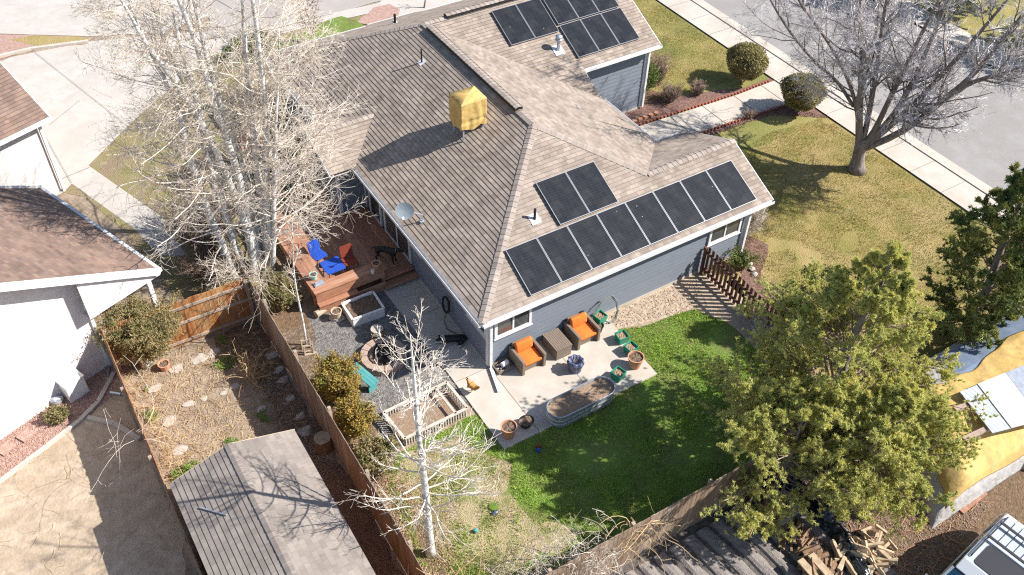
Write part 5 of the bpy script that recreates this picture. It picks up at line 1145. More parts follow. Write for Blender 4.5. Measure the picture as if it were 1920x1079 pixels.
def topiary(label, c, rx, h, seed, z1):
    r = np.random.default_rng(seed); n = 15000; d = unit(r.normal(0, 1, (n, 3))); q = r.uniform(.86, 1.02, (n, 1)); d2 = d.copy(); lump = 1 + .06 * np.sin(d[:, :1] * 5 + seed) + .06 * np.sin(d[:, 1:2] * 6 + 1) + .05 * np.sin(d[:, 2:3] * 9) + .05 * np.sin(d[:, :1] * 13 + d[:, 1:2] * 11 + seed) + np.abs(r.normal(0, .03, (n, 1)))
    C = d2 * q * lump * [rx, rx, h * .42]; C[:, 2] = np.sign(C[:, 2]) * np.abs(C[:, 2] / (h * .42)) ** .8 * h * .42; taper = np.where(C[:, 2:3] < 0, 1 + C[:, 2:3] / (h * .42) * .38, 1); C[:, :2] *= taper; C += [c[0], c[1], h * .56]
    a = unit(r.normal(0, 1, C.shape)) * .038 * r.uniform(.6, 1.3, (n, 1)); b_ = unit(np.cross(a, r.normal(0, 1, C.shape))) * .024
    o = thing('topiary_shrub', label, 'shrub', (c[0], c[1], 0), 'round clipped shrubs beside the front walk'); off = np.array(o.location)
    V = np.stack([C - a, C + b_, C + a, C - b_], 1).reshape(-1, 3); link('leaves', rawmesh('leaves', V - off, [np.arange(len(V)).reshape(-1, 4)]), K['leaf_topiary'], o)
    m = MB(); bm = bmesh.new(); bmesh.ops.create_icosphere(bm, subdivisions=3, radius=1); V = np.array([v.co for v in bm.verts]) * [rx * .84, rx * .84, h * .36]; V[:, :2] *= np.where(V[:, 2:3] < 0, 1 + V[:, 2:3] / (h * .36) * .35, 1); V += [0, 0, h * .56]
    ix = {v: i for i, v in enumerate(bm.verts)}; F = [tuple(ix[v] for v in f.verts) for f in bm.faces]; bm.free(); m.add(V, F); m.build('inner_foliage', K['leaf_topiary'], o, local=True)
    b = MB()
    for i in range(7): a_ = i * .9; b.tube([(.08 * math.cos(a_), .08 * math.sin(a_), 0), (.22 * math.cos(a_), .22 * math.sin(a_), h * .3)], .02, 5)
    b.build('stems', K['twig_brown'], o, local=True)
topiary('round clipped shrub on the lawn side of the front walk', (18.1, 8.5), .88, 1.75, 71, 0); topiary('round clipped shrub on the tree side of the front walk', (18.55, 5.55), .88, 1.7, 72, 0)
shrub('leafy_shrub', 'green leafy shrub against the garage wall', G(1203, 185)[:2] + [0, .1], .65, .6, 1.5, 73, 'leaf_green', nst=30, nl_=3)
shrub('bare_shrub', 'tall grey-brown bare shrub at the garage corner', G(1228, 160)[:2], .6, .8, 1.5, 74, nst=44, twig='twig_brown')
shrub('bare_shrub', 'reddish twiggy shrub tight against the garage wall', G(1137, 180)[:2], .4, .4, 1.1, 75, 'leaf_olive', nst=22, nl_=1)
shrub('bare_shrub', 'low brown mounded shrub in the mulch bed near the garage', G(1255, 190)[:2] + [0, 0], .62, .6, .75, 76, nst=70, sub=9)
shrub('bare_shrub', 'small grey shrub in the mulch bed nearest the lawn', G(1306, 178)[:2], .42, .42, .6, 77, nst=50, sub=8)
shrub('bare_shrub', 'tiny grey shrub by the tree side of the front walk', G(1405, 222)[:2], .4, .3, .4, 78, nst=40, sub=7)
shrub('bare_shrub', 'pale bare bush at the right-hand corner of the house', (11.1, .7), .85, .9, 1.35, 79, nst=80, sub=8, twig='twig_cream')
shrub('bare_shrub', 'brown bare bush between the picket fence and the pine', G(1470, 610)[:2], .8, .8, 1.3, 80, nst=70, sub=8)
shrub('rose_bush', 'small leafy rose bush beside the picket fence', G(1385, 505)[:2], .5, .55, .8, 81, 'leaf_green', nst=26, nl_=1, sub=6)
shrub('bare_shrub', 'tangled dark bare bush at the far end of the picket fence', G(1430, 640)[:2], .5, .7, .9, 82, nst=50, twig='twig_grey')
shrub('juniper_shrub', 'dark low evergreen shrub on the lawn casting a deep shadow', G(1545, 560)[:2], .8, .8, 1.1, 83, 'leaf_green', nst=40, nl_=3)
shrub('olive_shrub', 'large olive-green bush between the pale house and the orange fence', (-8.85, 5.75), 1.2, .95, 1.95, 84, 'leaf_olive', nst=110, sub=10, nl_=3, twig='twig_straw', ls=.03)
shrub('yellow_shrub', 'yellow-green shrub against the middle fence beside the teal bench', (-4.45, 1.25), .62, .75, 1.35, 85, 'leaf_yellow', nst=60, sub=8, nl_=3)
shrub('yellow_shrub', 'lower yellow-green shrub further down the middle fence', (-4.6, -.15), .6, .6, .95, 86, 'leaf_yellow', nst=50, sub=8, nl_=2)
shrub('olive_shrub', 'straggly olive shrub between the garden bed and the middle fence', (-4.55, -1.5), .6, .8, .7, 87, 'leaf_olive', nst=50, sub=7, nl_=2, twig='twig_straw')
shrub('olive_shrub', 'small green shrub at the foot of the aspens by the deck corner', (-4.45, 5.9), .6, .8, .9, 88, 'leaf_olive', nst=50, sub=7, nl_=2)
shrub('bare_shrub', 'dense brown thicket at the back of the house under the aspens', (-2.3, 13.1), 1.5, 1.3, 1.7, 89, nst=120, sub=9, rmin=.006)
shrub('bare_shrub', 'dense brown thicket left of the aspens beside the driveway', (-5.6, 9.9), 1.4, 1.8, 1.7, 90, nst=120, sub=9, rmin=.006)
shrub('bare_shrub', 'dark thicket at the left foot of the aspens', (-5.9, 8.2), 1.2, 1.0, 1.2, 91, nst=100, sub=9, rmin=.006)
shrub('green_shrub', 'low dark green hedge shrub beside the north sidewalk', G(470, 105)[:2], 1.2, .8, .9, 92, 'leaf_green', nst=50, nl_=2)
shrub('bare_shrub', 'round dark leafless shrub casting shadow beside the driveway', (-4.6, 13.4), .9, .9, 1.2, 93, nst=70)
shrub('weed_clump', 'dry weeds against the pale wall near the white box', G(112, 787)[:2], .3, .25, .35, 94, 'leaf_olive', nst=30, nl_=1)

# vine tangle along the back fence and dry canes at the bottom edge
def tangle(name, label, pts, seed, n, L, m='twig_straw', h=.8, rad=.007, sprd=.5, cat='vine', sub=5):
    r = np.random.default_rng(seed); P = []
    c = np.array(pts, float); idx = r.integers(0, len(c) - 1, n); t = r.uniform(0, 1, n); base = c[idx] * (1 - t)[:, None] + c[idx + 1] * t[:, None]; base = base + r.normal(0, sprd, (n, 3)) * [1, 1, .15]; base[:, 2] = np.clip(base[:, 2], 0, 9)
    d = unit(r.normal(0, 1, (n, 3)) + [0, 0, h]); npts = 8; out = [base]; cur = base; ln = L * r.uniform(.4, 1.2, (n, 1)); curl = r.normal(0, .25, (n, 3))
    for s in range(npts - 1): cur = cur + d * ln / (npts - 1); cur[:, 2] = np.maximum(cur[:, 2], .03); out.append(cur); d = unit(d + curl + r.normal(0, .15, d.shape) + [0, 0, -.1])
    P1 = np.stack(out, 1); R1 = rad * np.linspace(1, .6, npts)[None] * r.uniform(.6, 1.5, (n, 1)); P2, R2 = spawn(P1, R1, sub, .3, .9, r, up=.0, jit=.3, npts=4, t0=.1, rad=.7, tip=.6, rmin=.004)
    o = thing(name, label, cat, (*base[:, :2].mean(0), 0)); off = np.array(o.location); V, F = tubes_mesh([(P1, R1), (P2, R2)], lambda R: 4); link('stems', rawmesh('stems', V - off, F), K[m], o); return o
tangle('vine_tangle', 'tangle of pale bare vines over the left end of the back fence', [(-3.6, -7.5, .3), (-2.6, -7.4, 1.0), (-1.2, -7.6, 1.5)], 101, 230, 1.3, 'twig_cream', sprd=.4)
tangle('dry_canes', 'sparse dry curling vines hanging over the middle of the back fence', [(-1.2, -7.8, 1.6), (.6, -7.8, 1.5)], 102, 34, 1.2, 'twig_straw', sprd=.22, rad=.009, h=.2, sub=2)
tangle('dry_canes', 'straw-coloured canes sprouting at the bottom edge beside the middle fence', [(-6.2, -6.6, .2), (-5.6, -6.9, .4)], 103, 90, 1.6, 'twig_straw', sprd=.3, h=2.6, rad=.009, sub=2)
tangle('dry_canes', 'tall dry stalks rising by the foot of the single white tree', [(-5.0, -6.5, .1), (-4.0, -6.9, .1)], 104, 26, 2.0, 'twig_straw', sprd=.35, h=3.5, rad=.008, sub=1)
tangle('dry_stalks', 'pale dead stalks along the thin fence on the garden side', [(-9.6, 5.0, 0), (-9.4, 1.5, 0), (-9.5, -.8, 0)], 105, 150, .95, 'twig_straw', sprd=.25, h=1.1, rad=.006, sub=3)
tangle('dead_plant', 'tall withered golden plant at the shadow edge in the garden', [G(478, 720), G(472, 690) + [0, 0, .1]], 106, 80, .9, 'twig_straw', sprd=.1, h=1.6, rad=.009, sub=6)
tangle('cut_branches', 'long bare branches lying over the thin fence at lower left', [G(255, 850) + [0, 0, 1.7], G(300, 900) + [0, 0, 1.9]], 107, 10, 2.4, 'twig_cream', sprd=.2, h=.1, rad=.007, sub=2)
tangle('vine_tangle', 'bare hanging vines at the top of the middle fence under the aspens', [(-5.4, 5.4, 1.7), (-5.5, 6.8, 1.8), (-6.2, 5.7, 1.6)], 108, 110, 1.2, 'twig_cream', sprd=.2, h=-.3, rad=.006)

def sticks(name, label, poly, n, L, m, seed, rad=.005, z=.04):
    r = np.random.default_rng(seed); P = scatter(poly, n, r); N_ = len(P); a = r.uniform(0, 6.3, N_); d = np.stack([np.cos(a), np.sin(a), r.normal(0, .12, N_)], 1); ln = L * r.uniform(.3, 1.3, (N_, 1)); out = [np.concatenate([P, np.full((N_, 1), z)], 1)]
    for k in range(4): out.append(out[-1] + d * ln / 4); out[-1][:, 2] = np.maximum(out[-1][:, 2], .03); d = unit(d + r.normal(0, .22, d.shape) * [1, 1, .5])
    P1 = np.stack(out, 1); V, F = tubes_mesh([(P1, np.full(P1.shape[:2], rad))], lambda R: 3); o = link(name, rawmesh(name, V, F), K[m]); tag(o, label, 'dry sticks', kind='stuff')
# ================================================================== GROUND COVER (uncountable)
def inpoly(P, poly):
    x, y = P[:, 0], P[:, 1]; c = np.zeros(len(P), bool); n = len(poly); j = n - 1
    for i in range(n):
        xi, yi = poly[i][:2]; xj, yj = poly[j][:2]; k = ((yi > y) != (yj > y)) & (x < (xj - xi) * (y - yi) / (yj - yi + 1e-12) + xi); c ^= k; j = i
    return c
def scatter(poly, n, r):
    p = np.array([q[:2] for q in poly]); lo, hi = p.min(0), p.max(0); P = r.uniform(lo, hi, (n, 2)); return P[inpoly(P, p)]
def vnoise(P, sc, seed):
    r = np.random.default_rng(seed); k = r.normal(0, sc, (8, 2)); ph = r.uniform(0, 6.3, 8); return np.sin(P @ k.T + ph).sum(1) / 3.2
def blades(name, poly, n, h, wd, m, seed, mask=None, label='short grass', kind='stuff', lean=.5, excl=None):
    r = np.random.default_rng(seed); P = scatter(poly, n, r)
    if mask is not None: P = P[mask(P)]
    for e in (excl or []): P = P[~inpoly(P, e)]
    N_ = len(P); hh = h * r.uniform(.5, 1.3, N_) * (1 + .35 * vnoise(P, 3.0, seed + 1)); hh = np.clip(hh, .01, 9); a = r.uniform(0, 2 * PI, N_); s = np.stack([np.cos(a), np.sin(a)], 1) * wd
    z = np.full((N_, 1), .03); b0 = np.concatenate([P - s, z], 1); b1 = np.concatenate([P + s, z], 1); tp = np.concatenate([P + r.normal(0, lean, (N_, 2)) * hh[:, None], hh[:, None] + .03], 1)
    V = np.stack([b0, b1, tp], 1).reshape(-1, 3); o = link(name, rawmesh(name, V, [np.arange(len(V)).reshape(-1, 3)]), K[m]); tag(o, label, 'grass', kind=kind); return o
blades('lawn_grass', LAWN, 90000, .06, .010, 'blade', 201, mask=lambda P: (vnoise(P, 1.6, 5) + np.random.default_rng(1).normal(0, .35, len(P)) > -.75) & (~inpoly(P, PATCH) | (vnoise(P, 2.6, 77) + np.random.default_rng(2).normal(0, .25, len(P)) > .35)), label='bright green tufty grass of the back yard lawn')
blades('worn_grass', PATCH, 22000, .045, .008, 'blade_olive', 202, mask=lambda P: vnoise(P, 2.5, 9) + np.random.default_rng(4).normal(0, .4, len(P)) > .0, label='thin patchy grass at the worn corner of the back yard')
blades('front_grass', [(10.4, 2), (11.5, 4.3), (14.2, 4.6), (16.5, 5.0), (19.3, 4.6), (19.3, -9), (9.2, -7), (9.4, -2.5), (10.2, -.5)], 90000, .035, .012, 'blade_olive', 203, label='dry olive front lawn grass below the walk', mask=lambda P: vnoise(P, 1.2, 3) > -1.2)
blades('front_grass', [(13, 9.3), (19.3, 8.6), (19.3, 18), (13, 18)], 45000, .035, .012, 'blade_olive', 204, label='green front lawn grass beside the garage')
GARD = [(-9.7, 5.4), (-5.6, 5.5), (-5.6, -.6), (-9.7, -.6)]
def leafbits(name, poly, n, s, m, seed, mask=None, label='', hmax=.03, cat='leaf litter', zt=.6):
    r = np.random.default_rng(seed); P = scatter(poly, n, r)
    if mask is not None: P = P[mask(P)]
    N_ = len(P); C = np.concatenate([P, r.uniform(.02, hmax + .01, (N_, 1))], 1); a = r.normal(0, 1, (N_, 3)) * [1, 1, zt]; a = unit(a) * s * r.uniform(.5, 1.4, (N_, 1)); b_ = unit(np.cross(a, r.normal(0, .3, (N_, 3)) + [0, 0, 1])) * s * .55
    V = np.stack([C - a, C + b_, C + a, C - b_], 1).reshape(-1, 3); V[:, 2] = np.maximum(V[:, 2], .022); o = link(name, rawmesh(name, V, [np.arange(len(V)).reshape(-1, 4)]), K[m]); tag(o, label, cat, kind='stuff'); return o
leafbits('fallen_leaves', GARD, 12000, .017, 'wood_pale', 210, lambda P: vnoise(P, 1.5, 4) > -.1, 'pale dead leaves strewn over the garden soil')
leafbits('fallen_leaves', [(-6.6, 3), (-5.5, 3), (-5.5, -7.4), (-6.6, -7.4)], 9000, .02, 'twig_brown', 211, None, 'brown leaf litter between the shed and the middle fence')
leafbits('fallen_leaves', [(-5.3, 3), (-4.2, 2), (-3.9, -3), (-4.2, -7.3), (-5.3, -7.3)], 10000, .02, 'wood_pale', 212, None, 'tan dead leaves along the inside of the middle fence')
leafbits('garden_weeds', GARD, 30000, .032, 'weed', 213, lambda P: (vnoise(P, 1.9, 14) > .3) & (P[:, 0] < -6.6), 'bright green weeds growing in patches in the garden', .14, 'weeds', 1.0)
leafbits('garden_weeds', [(-9.7, 1), (-9.1, 1), (-8.9, -.9), (-9.6, -1)], 2500, .04, 'weed', 214, lambda P: vnoise(P, 3, 15) > -.2, 'green weeds close to the thin left fence', .25, 'weeds', 1.0)
leafbits('wood_debris', [(4.3, -8.6), (8.8, -8.4), (9.5, -11.5), (7, -12), (4.2, -13)], 9000, .03, 'twig_brown', 215, None, 'brown needles and wood chips under the pine')
sticks('dry_straw', 'pale dry straw and sticks lying over the garden soil', GARD, 1500, .32, 'twig_straw', 230)
sticks('dry_straw', 'brown sticks lying in the litter beside the shed', [(-6.5, 3), (-5.5, 3), (-5.5, -7.4), (-6.5, -7.4)], 500, .35, 'twig_brown', 231)
sticks('fallen_twigs', 'fallen twigs scattered on the bare yard', PX((0, 900), (150, 800), (330, 1000), (330, 1079), (0, 1079)), 60, .5, 'twig_straw', 232)
sticks('dry_straw', 'pale straw along the inside of the middle fence', [(-5.3, 0), (-4.3, 0), (-3.9, -3), (-4.2, -7.3), (-5.3, -7.3)], 700, .25, 'twig_straw', 233)
sticks('branch_litter', 'reddish twigs and branch litter under the pine', [(4.3, -9.5), (8.8, -8.4), (9.3, -11.3), (7, -12), (4.2, -13)], 500, .4, 'terracotta', 234, .008)
def pebbles(name, poly, n, s, m, seed, label):
    r = np.random.default_rng(seed); P = scatter(poly, n, r); N_ = len(P); sz = s * r.uniform(.5, 1.3, (N_, 1, 1)); base = np.array([[1, 0, 0], [0, 1, 0], [-1, 0, 0], [0, -1, 0], [0, 0, .8]]) * [1, .8, 1]
    a = r.uniform(0, 6.3, N_); c_, s_ = np.cos(a), np.sin(a); B = base[None] * sz; X = B[..., 0] * c_[:, None] - B[..., 1] * s_[:, None]; Y = B[..., 0] * s_[:, None] + B[..., 1] * c_[:, None]
    V = np.stack([X + P[:, :1], Y + P[:, 1:], B[..., 2] + .016], -1).reshape(-1, 3); f = np.array([[0, 1, 4], [1, 2, 4], [2, 3, 4], [3, 0, 4]]); F = (f[None] + (np.arange(N_) * 5)[:, None, None]).reshape(-1, 3)
    o = link(name, rawmesh(name, V, [F]), K[m]); tag(o, label, 'gravel', kind='stuff')
pebbles('loose_gravel', [(-5.2, 4.6), (-1.35, 4.6), (-1.3, -.1), (-4.2, -.1), (-5.0, 1.2)], 16000, .02, 'gravel_chip', 220, 'grey gravel chips between the deck and the garden bed')
pebbles('loose_gravel', PX((0, 828), (152, 718), (204, 688), (215, 740), (175, 770), (140, 795), (0, 908)), 9000, .03, 'pink_gravel', 221, 'pink gravel chips along the pale house wall')
pebbles('loose_gravel', [(7.6, -4.6), (5.2, -7.08), (-1.5, -7.12), (-2.8, -7.5), (8.1, -7.55)], 7000, .03, 'gravel_chip', 222, 'grey edging stones along the back fence')
pebbles('soil_clods', [(4.5, -.1), (8.3, -.1), (7.7, -1.5), (6.2, -1.1), (4.5, -.7)], 1300, .02, 'pale_dirt', 223, 'dry soil clods along the south wall')
pebbles('red_mulch_chips', PX((1225, 268), (1300, 245), (1462, 196), (1560, 222), (1440, 218), (1350, 250), (1240, 280)), 6000, .03, 'mulch', 224, 'reddish mulch chips beside the front walk')

# ================================================================== SMALL THINGS ON THE GROUND
def stones(lst, grp, cat='stepping stone', name='stepping_stone', m='stone', sz=(.42, .32, .09)):
    for i, (x, y, lab, s) in enumerate(lst):
        q = G(x, y); b = MB(); b.rock((q[0], q[1], .015), (sz[0] * s, sz[1] * s, sz[2] * .75), i * 7 + 3, 2); solo(b.build(name, K[m]), lab, cat, grp)
stones([(510, 668, 'pale stepping stone in the fence shadow, highest of the row', 1.0), (523, 694, 'pale stepping stone in the fence shadow, second of the row', .9), (530, 713, 'pale stepping stone in the fence shadow, third of the row', .85),
        (545, 748, 'pale stepping stone in the fence shadow, fourth of the row', .9), (563, 780, 'grey stepping stone in the fence shadow, fifth of the row', .9), (572, 808, 'grey stepping stone in the fence shadow beside the shed roof corner', 1.2), (492, 768, 'half-lit stepping stone at the garden shadow edge', .8)], 'stepping stones in the shadow of the middle fence')
stones([(372, 675, 'flat grey flagstone below the orange fence', 1.3), (400, 662, 'flat grey flagstone at the top of the sunlit garden', 1.2), (330, 692, 'flat pale flagstone right of the clay pot', 1.1), (442, 725, 'square pale flagstone in the middle of the garden', .9), (420, 736, 'small pale flagstone left of the square one', .7), (383, 748, 'angular white flagstone at the centre left of the garden', .6),
        (320, 790, 'long pale flagstone halfway down the left side', 1.2), (338, 845, 'pale flagstone close to the shed roof', 1.1), (290, 730, 'pale flagstone near the thin left fence', 1.1), (355, 758, 'pale flagstone in the middle of the weeds', .9)], 'flagstones in the sunlit garden')
b = MB(); q = G(275, 687); b.rock((q[0], q[1], .1), (.36, .3, .26), 5); solo(b.build('boulder', K['stone']), 'rounded white boulder left of the clay pot in the garden', 'rock')
q = G(310, 692); pot('clay_pot', 'dark clay pot tipped among the weeds in the garden', (q[0], q[1], 0), .12, .17, .25, 'terracotta')
for i, (x, y, l) in enumerate([(50, 818, 'pink square paving slab in the gravel, upper one'), (12, 843, 'pink square paving slab in the gravel, lower one')]):
    q = G(x, y); b = MB(); b.box((q[0], q[1], .05), (.42, .34, .06), rz=.5); solo(b.build('paving_slab', K['pink_gravel']), l, 'paving slab', 'pink paving slabs by the pale wall')
o = thing('utility_box', 'white utility cabinet standing against the pale house wall', 'utility box', (*nl(-1.2, -.5), 0)); q = G(143, 738); b = MB(); b.box((q[0], q[1], .36), (.62, .5, .7), rz=.354); b.build('cabinet', K['white'], o, bevel=.02)
b = MB(); b.box((q[0], q[1], .72), (.66, .54, .04), rz=.354); b.build('lid', K['white'], o); b = MB(); b.tube([(q[0] - .1, q[1] + .3, 0), (q[0] - .1, q[1] + .3, .95), (q[0] + .1, q[1] + .34, 1.0)], .03, 6); b.build('pipe', K['galv'], o)
q = G(109, 757); b = MB(); b.rock((q[0], q[1], .14), (.36, .3, .3), 12); solo(b.build('bucket', K['galv']), 'pale grey rounded bucket beside the white cabinet', 'bucket')
q = G(208, 738); b = MB(); b.tube([(q[0], q[1], .05), (q[0] + .25, q[1] - .22, .05)], .05, 8); b.tube([(q[0] + .25, q[1] - .22, .05), (q[0] + .3, q[1] - .26, .05)], .02, 6); solo(b.build('bottle', K['galv']), 'clear plastic bottle lying in the shade by the thin fence', 'bottle')
b = MB(); P = [G(205, 690) + [0, 0, .03], G(200, 735) + [0, 0, .03], G(170, 775) + [0, 0, .03]]; b.tube(resample(P, 8), .05, 6); solo(b.build('black_edging', K['asphalt']), 'curved grey edging pipe across the pink gravel', 'edging')
for x, y, m, l, n_ in ((1010, 838, 'red', 'small red ball on the grass near the patio corner', 'ball'), (1009, 846, 'blue', 'small blue ball beside the red one', 'ball'), (892, 997, 'teal', 'teal ball on the worn lawn', 'ball'), (925, 951, 'weed', 'lime green flying disc on the grass', 'toy'), (928, 963, 'navy_bag', 'purple rag toy on the worn grass', 'toy'), (1104, 740, 'blue', 'small blue trinket lying on the trough soil', 'toy')):
    z = .03 if x != 1104 else .5; q = G(x, y, z); b = MB()
    if n_ == 'ball': b.lathe([(.0001, 0), (.05, .02), (.07, .07), (.05, .12), (.0001, .14)], (q[0], q[1], .0), 14)
    elif m == 'navy_bag': b.rock((q[0], q[1], .05), (.22, .12, .09), 3)
    elif m == 'weed': b.lathe([(.0001, .03), (.12, .03), (.13, .01), (.12, .0)], (q[0], q[1], .03), 16)
    else: b.rock((q[0], q[1], PZ + .49), (.08, .05, .07), 3, 1)
    solo(b.build(n_, K[m]), l, 'ball' if n_ == 'ball' else 'toy')
def edging(label, P, zt=.09):
    o = thing('brick_edging', label, 'edging', (P[0][0], P[0][1], 0), 'scalloped brick edging of the front walk'); b = MB(); P = resample([(p[0], p[1], 0) for p in P], int(sum(np.linalg.norm(np.array(P[i + 1][:2]) - np.array(P[i][:2])) for i in range(len(P) - 1)) / .17))
    for i in range(len(P) - 1):
        d = P[i + 1] - P[i]; b.box((*(P[i][:2]), zt / 2), (.13, .09, zt), rz=math.atan2(d[1], d[0]) + .35)
    b.build('bricks', K['brick'], o)
edging('scalloped red brick edging on the far side of the front walk', [(12.0, 8.12), (14, 8.03), (17.2, 7.88), (19.3, 7.93)]); edging('scalloped red brick edging on the near side of the front walk', [(12.4, 6.22), (13.5, 6.36), (16, 6.27), (19.3, 6.07)])
b = MB(); a, c = G(1185, 232), G(1235, 213); 
for k in range(5): m_ = a + (c - a) * (k + .5) / 5; b.box((m_[0], m_[1], .06), (.19, .15, .1), rz=k * .3 - .5)
solo(b.build('sandstone_border', K['terracotta']), 'orange stone border at the bed corner beside the front walk', 'border')
b = MB()
for i, (x, y) in enumerate(((1392, 480), (1398, 490), (1404, 499), (1410, 508), (1414, 516))): q = G(x, y); b.rock((q[0], q[1], .06), (.26, .2, .16), i, 1)
solo(b.build('stone_border', K['stone']), 'row of pale stones edging the bed beside the picket fence', 'border')
# metal edging strip along the rear lawn
b = MB(); b.bar((-3.2, -7.02, .06), (5.1, -6.98, .06), .02, .12); solo(b.build('lawn_edging', K['galv']), 'thin grey metal edging between the lawn and the back gravel', 'edging')
# blue crate behind the deck near the aspens
q = G(535, 338); b = MB(); b.box((q[0], q[1], .3), (.7, .5, .5), rz=.3); b.box((q[0] - .1, q[1] + .1, .62), (.45, .4, .18), rz=.5); solo(b.build('storage_crate', K['blue']), 'blue storage crate seen through the aspen twigs', 'crate')
q = G(496, 520); b = MB(); b.rock((q[0], q[1], .08), (.18, .18, .16), 2); solo(b.build('garden_ornament', K['navy_bag']), 'small purple ornament at the foot of the aspens', 'ornament')

# ================================================================== ANIMALS
def skin(name, nodes, edges, m, parent, levels=2):
    """nodes: (x,y,z,r) local; grown by a Skin modifier into one continuous body"""
    me = bpy.data.meshes.new(name); me.from_pydata([n[:3] for n in nodes], edges, []); o = link(name, me, m, parent)
    s = o.modifiers.new('skin', 'SKIN'); s.use_smooth_shade = True
    for i, n in enumerate(nodes):
        v = me.skin_vertices[0].data[i]; rr = n[3] if isinstance(n[3], (tuple, list)) else (n[3], n[3]); v.radius = rr; v.use_root = (i == 0)
    u = o.modifiers.new('sub', 'SUBSURF'); u.levels = levels; u.render_levels = levels; return o
def chain(nodes, edges, start, pts):
    last = start
    for p in pts: nodes.append(p); edges.append((last, len(nodes) - 1)); last = len(nodes) - 1
    return last
def dog_standing(label, loc, rz):
    o = thing('dog', label, 'dog', loc); N_ = [(0, 0, .50, (.115, .12))]; E_ = []
    ch = chain(N_, E_, 0, [(.14, 0, .49, (.12, .14)), (.27, 0, .50, (.115, .14))]); nk = chain(N_, E_, ch, [(.38, 0, .58, .075), (.45, 0, .64, .07)])
    chain(N_, E_, nk, [(.52, 0, .66, .075), (.59, 0, .63, .05), (.67, 0, .605, .035)])
    for s in (-1, 1): chain(N_, E_, ch, [(.29, s * .09, .40, .05), (.27, s * .095, .24, .032), (.29, s * .095, .05, .024), (.33, s * .095, .02, .026)])
    hp = chain(N_, E_, 0, [(-.16, 0, .49, (.09, .10)), (-.30, 0, .50, (.095, .10))])
    for s in (-1, 1): chain(N_, E_, hp, [(-.31, s * .09, .38, .062), (-.25, s * .10, .27, .042), (-.36, s * .10, .17, .027), (-.34, s * .10, .04, .022), (-.30, s * .10, .02, .026)])
    chain(N_, E_, hp, [(-.40, 0, .50, .03), (-.52, 0, .42, .022), (-.60, 0, .36, .014)])
    b = skin('body', N_, E_, K['fur_black'], o)
    for s in (-1, 1):
        e = MB(); e.add([(.49, s * .05, .72), (.55, s * .055, .71), (.51, s * .115, .69), (.49, s * .05, .70), (.55, s * .055, .69)], [(0, 1, 2), (3, 2, 4)]); e.add([(.49, s * .03, .71), (.53, s * .08, .71), (.50, s * .07, .79)], [(0, 1, 2)]); e.build('ear', K['fur_black'], o, local=True)
    for s in (-1, 1): MB().rock((.575, s * .035, .665), (.014, .014, .014), 1, 1).build('eye', K['white'], o, local=True)
    c = MB(); c.tube([(.39 + .0 * 1, .075 * math.sin(a), .60 + .075 * math.cos(a)) for a in np.linspace(0, 2 * PI, 12)], .012, 5); c.build('collar', K['tarp_blue'], o, local=True)
    o.rotation_euler.z = rz; return o
p = G(724, 483, DZ); p2 = G(741, 476, DZ)
q = G(728, 492, DZ); dog_standing('black dog standing on the deck', (q[0], q[1] + .1, DZ), math.radians(-52))
def dog_lying(label, loc, rz):
    o = thing('dog', label, 'dog', loc); N_ = [(0, 0, .13, (.13, .12))]; E_ = []
    ch = chain(N_, E_, 0, [(.17, .01, .14, (.13, .13)), (.30, .02, .15, (.11, .12))]); hd = chain(N_, E_, ch, [(.40, .05, .20, .075), (.47, .08, .22, .072), (.54, .12, .20, .05), (.60, .15, .18, .033)])
    hp = chain(N_, E_, 0, [(-.18, -.02, .13, (.12, .11)), (-.30, -.05, .12, (.11, .10))])
    for s in (-1, 1): chain(N_, E_, ch, [(.34, s * .10, .07, .045), (.46, s * .10, .035, .03), (.62, s * .08, .03, .026)])
    chain(N_, E_, hp, [(-.22, .14, .10, .07), (-.10, .19, .05, .04), (-.24, .25, .03, .026), (-.12, .28, .03, .026)]); chain(N_, E_, hp, [(-.24, -.15, .08, .06), (-.12, -.2, .04, .035), (-.22, -.24, .03, .024)])
    chain(N_, E_, hp, [(-.42, -.06, .06, .03), (-.55, .02, .03, .024), (-.64, .12, .02, .016)])
    skin('body', N_, E_, K['fur_black'], o)
    w = MB(); w.rock((.36, .035, .19), (.16, .24, .2), 3); w.build('white_collar_patch', K['fur_white'], o, local=True)
    w = MB(); 
    for p0, p1 in (((.40, .1, .055), (.63, .085, .045)), ((.40, -.1, .055), (.63, -.085, .045)), ((-.2, .255, .045), (-.1, .285, .045))): MB().tube([p0, p1], .034, 8).build('white_paw', K['fur_white'], o, local=True)
    for s in (-1, 1): e = MB(); e.rock((.46 - s * .03, .08 + s * .07, .26), (.07, .03, .10), 2, 1); e.build('ear', K['fur_black'], o, local=True)
    o.rotation_euler.z = rz; return o
q = G(853, 640, PZ); dog_lying('black and white dog lying on the shaded patio', (q[0], q[1], PZ), math.radians(150))
o = thing('hen', 'golden brown hen standing on the patio by the garden bed', 'chicken', (*G(886, 735, PZ)[:2], PZ)); N_ = [(0, 0, .20, (.085, .09))]; E_ = []
nk = chain(N_, E_, 0, [(.07, 0, .24, .07), (.12, 0, .31, .045), (.14, 0, .37, .036), (.175, 0, .375, .02)]); chain(N_, E_, 0, [(-.09, 0, .21, .075), (-.17, 0, .28, .04), (-.22, 0, .33, .02)])
skin('body', N_, E_, K['hen'], o)
for s in (-1, 1): b = MB(); b.tube([(0, s * .04, .13), (.01, s * .045, .015), (.06, s * .05, .008)], .008, 5); b.build('leg', K['tarp_yellow'], o, local=True)
b = MB(); b.rock((.15, 0, .415), (.06, .015, .04), 1, 1); b.rock((.175, 0, .345), (.03, .02, .035), 2, 1); b.build('comb', K['hen_red'], o, local=True)
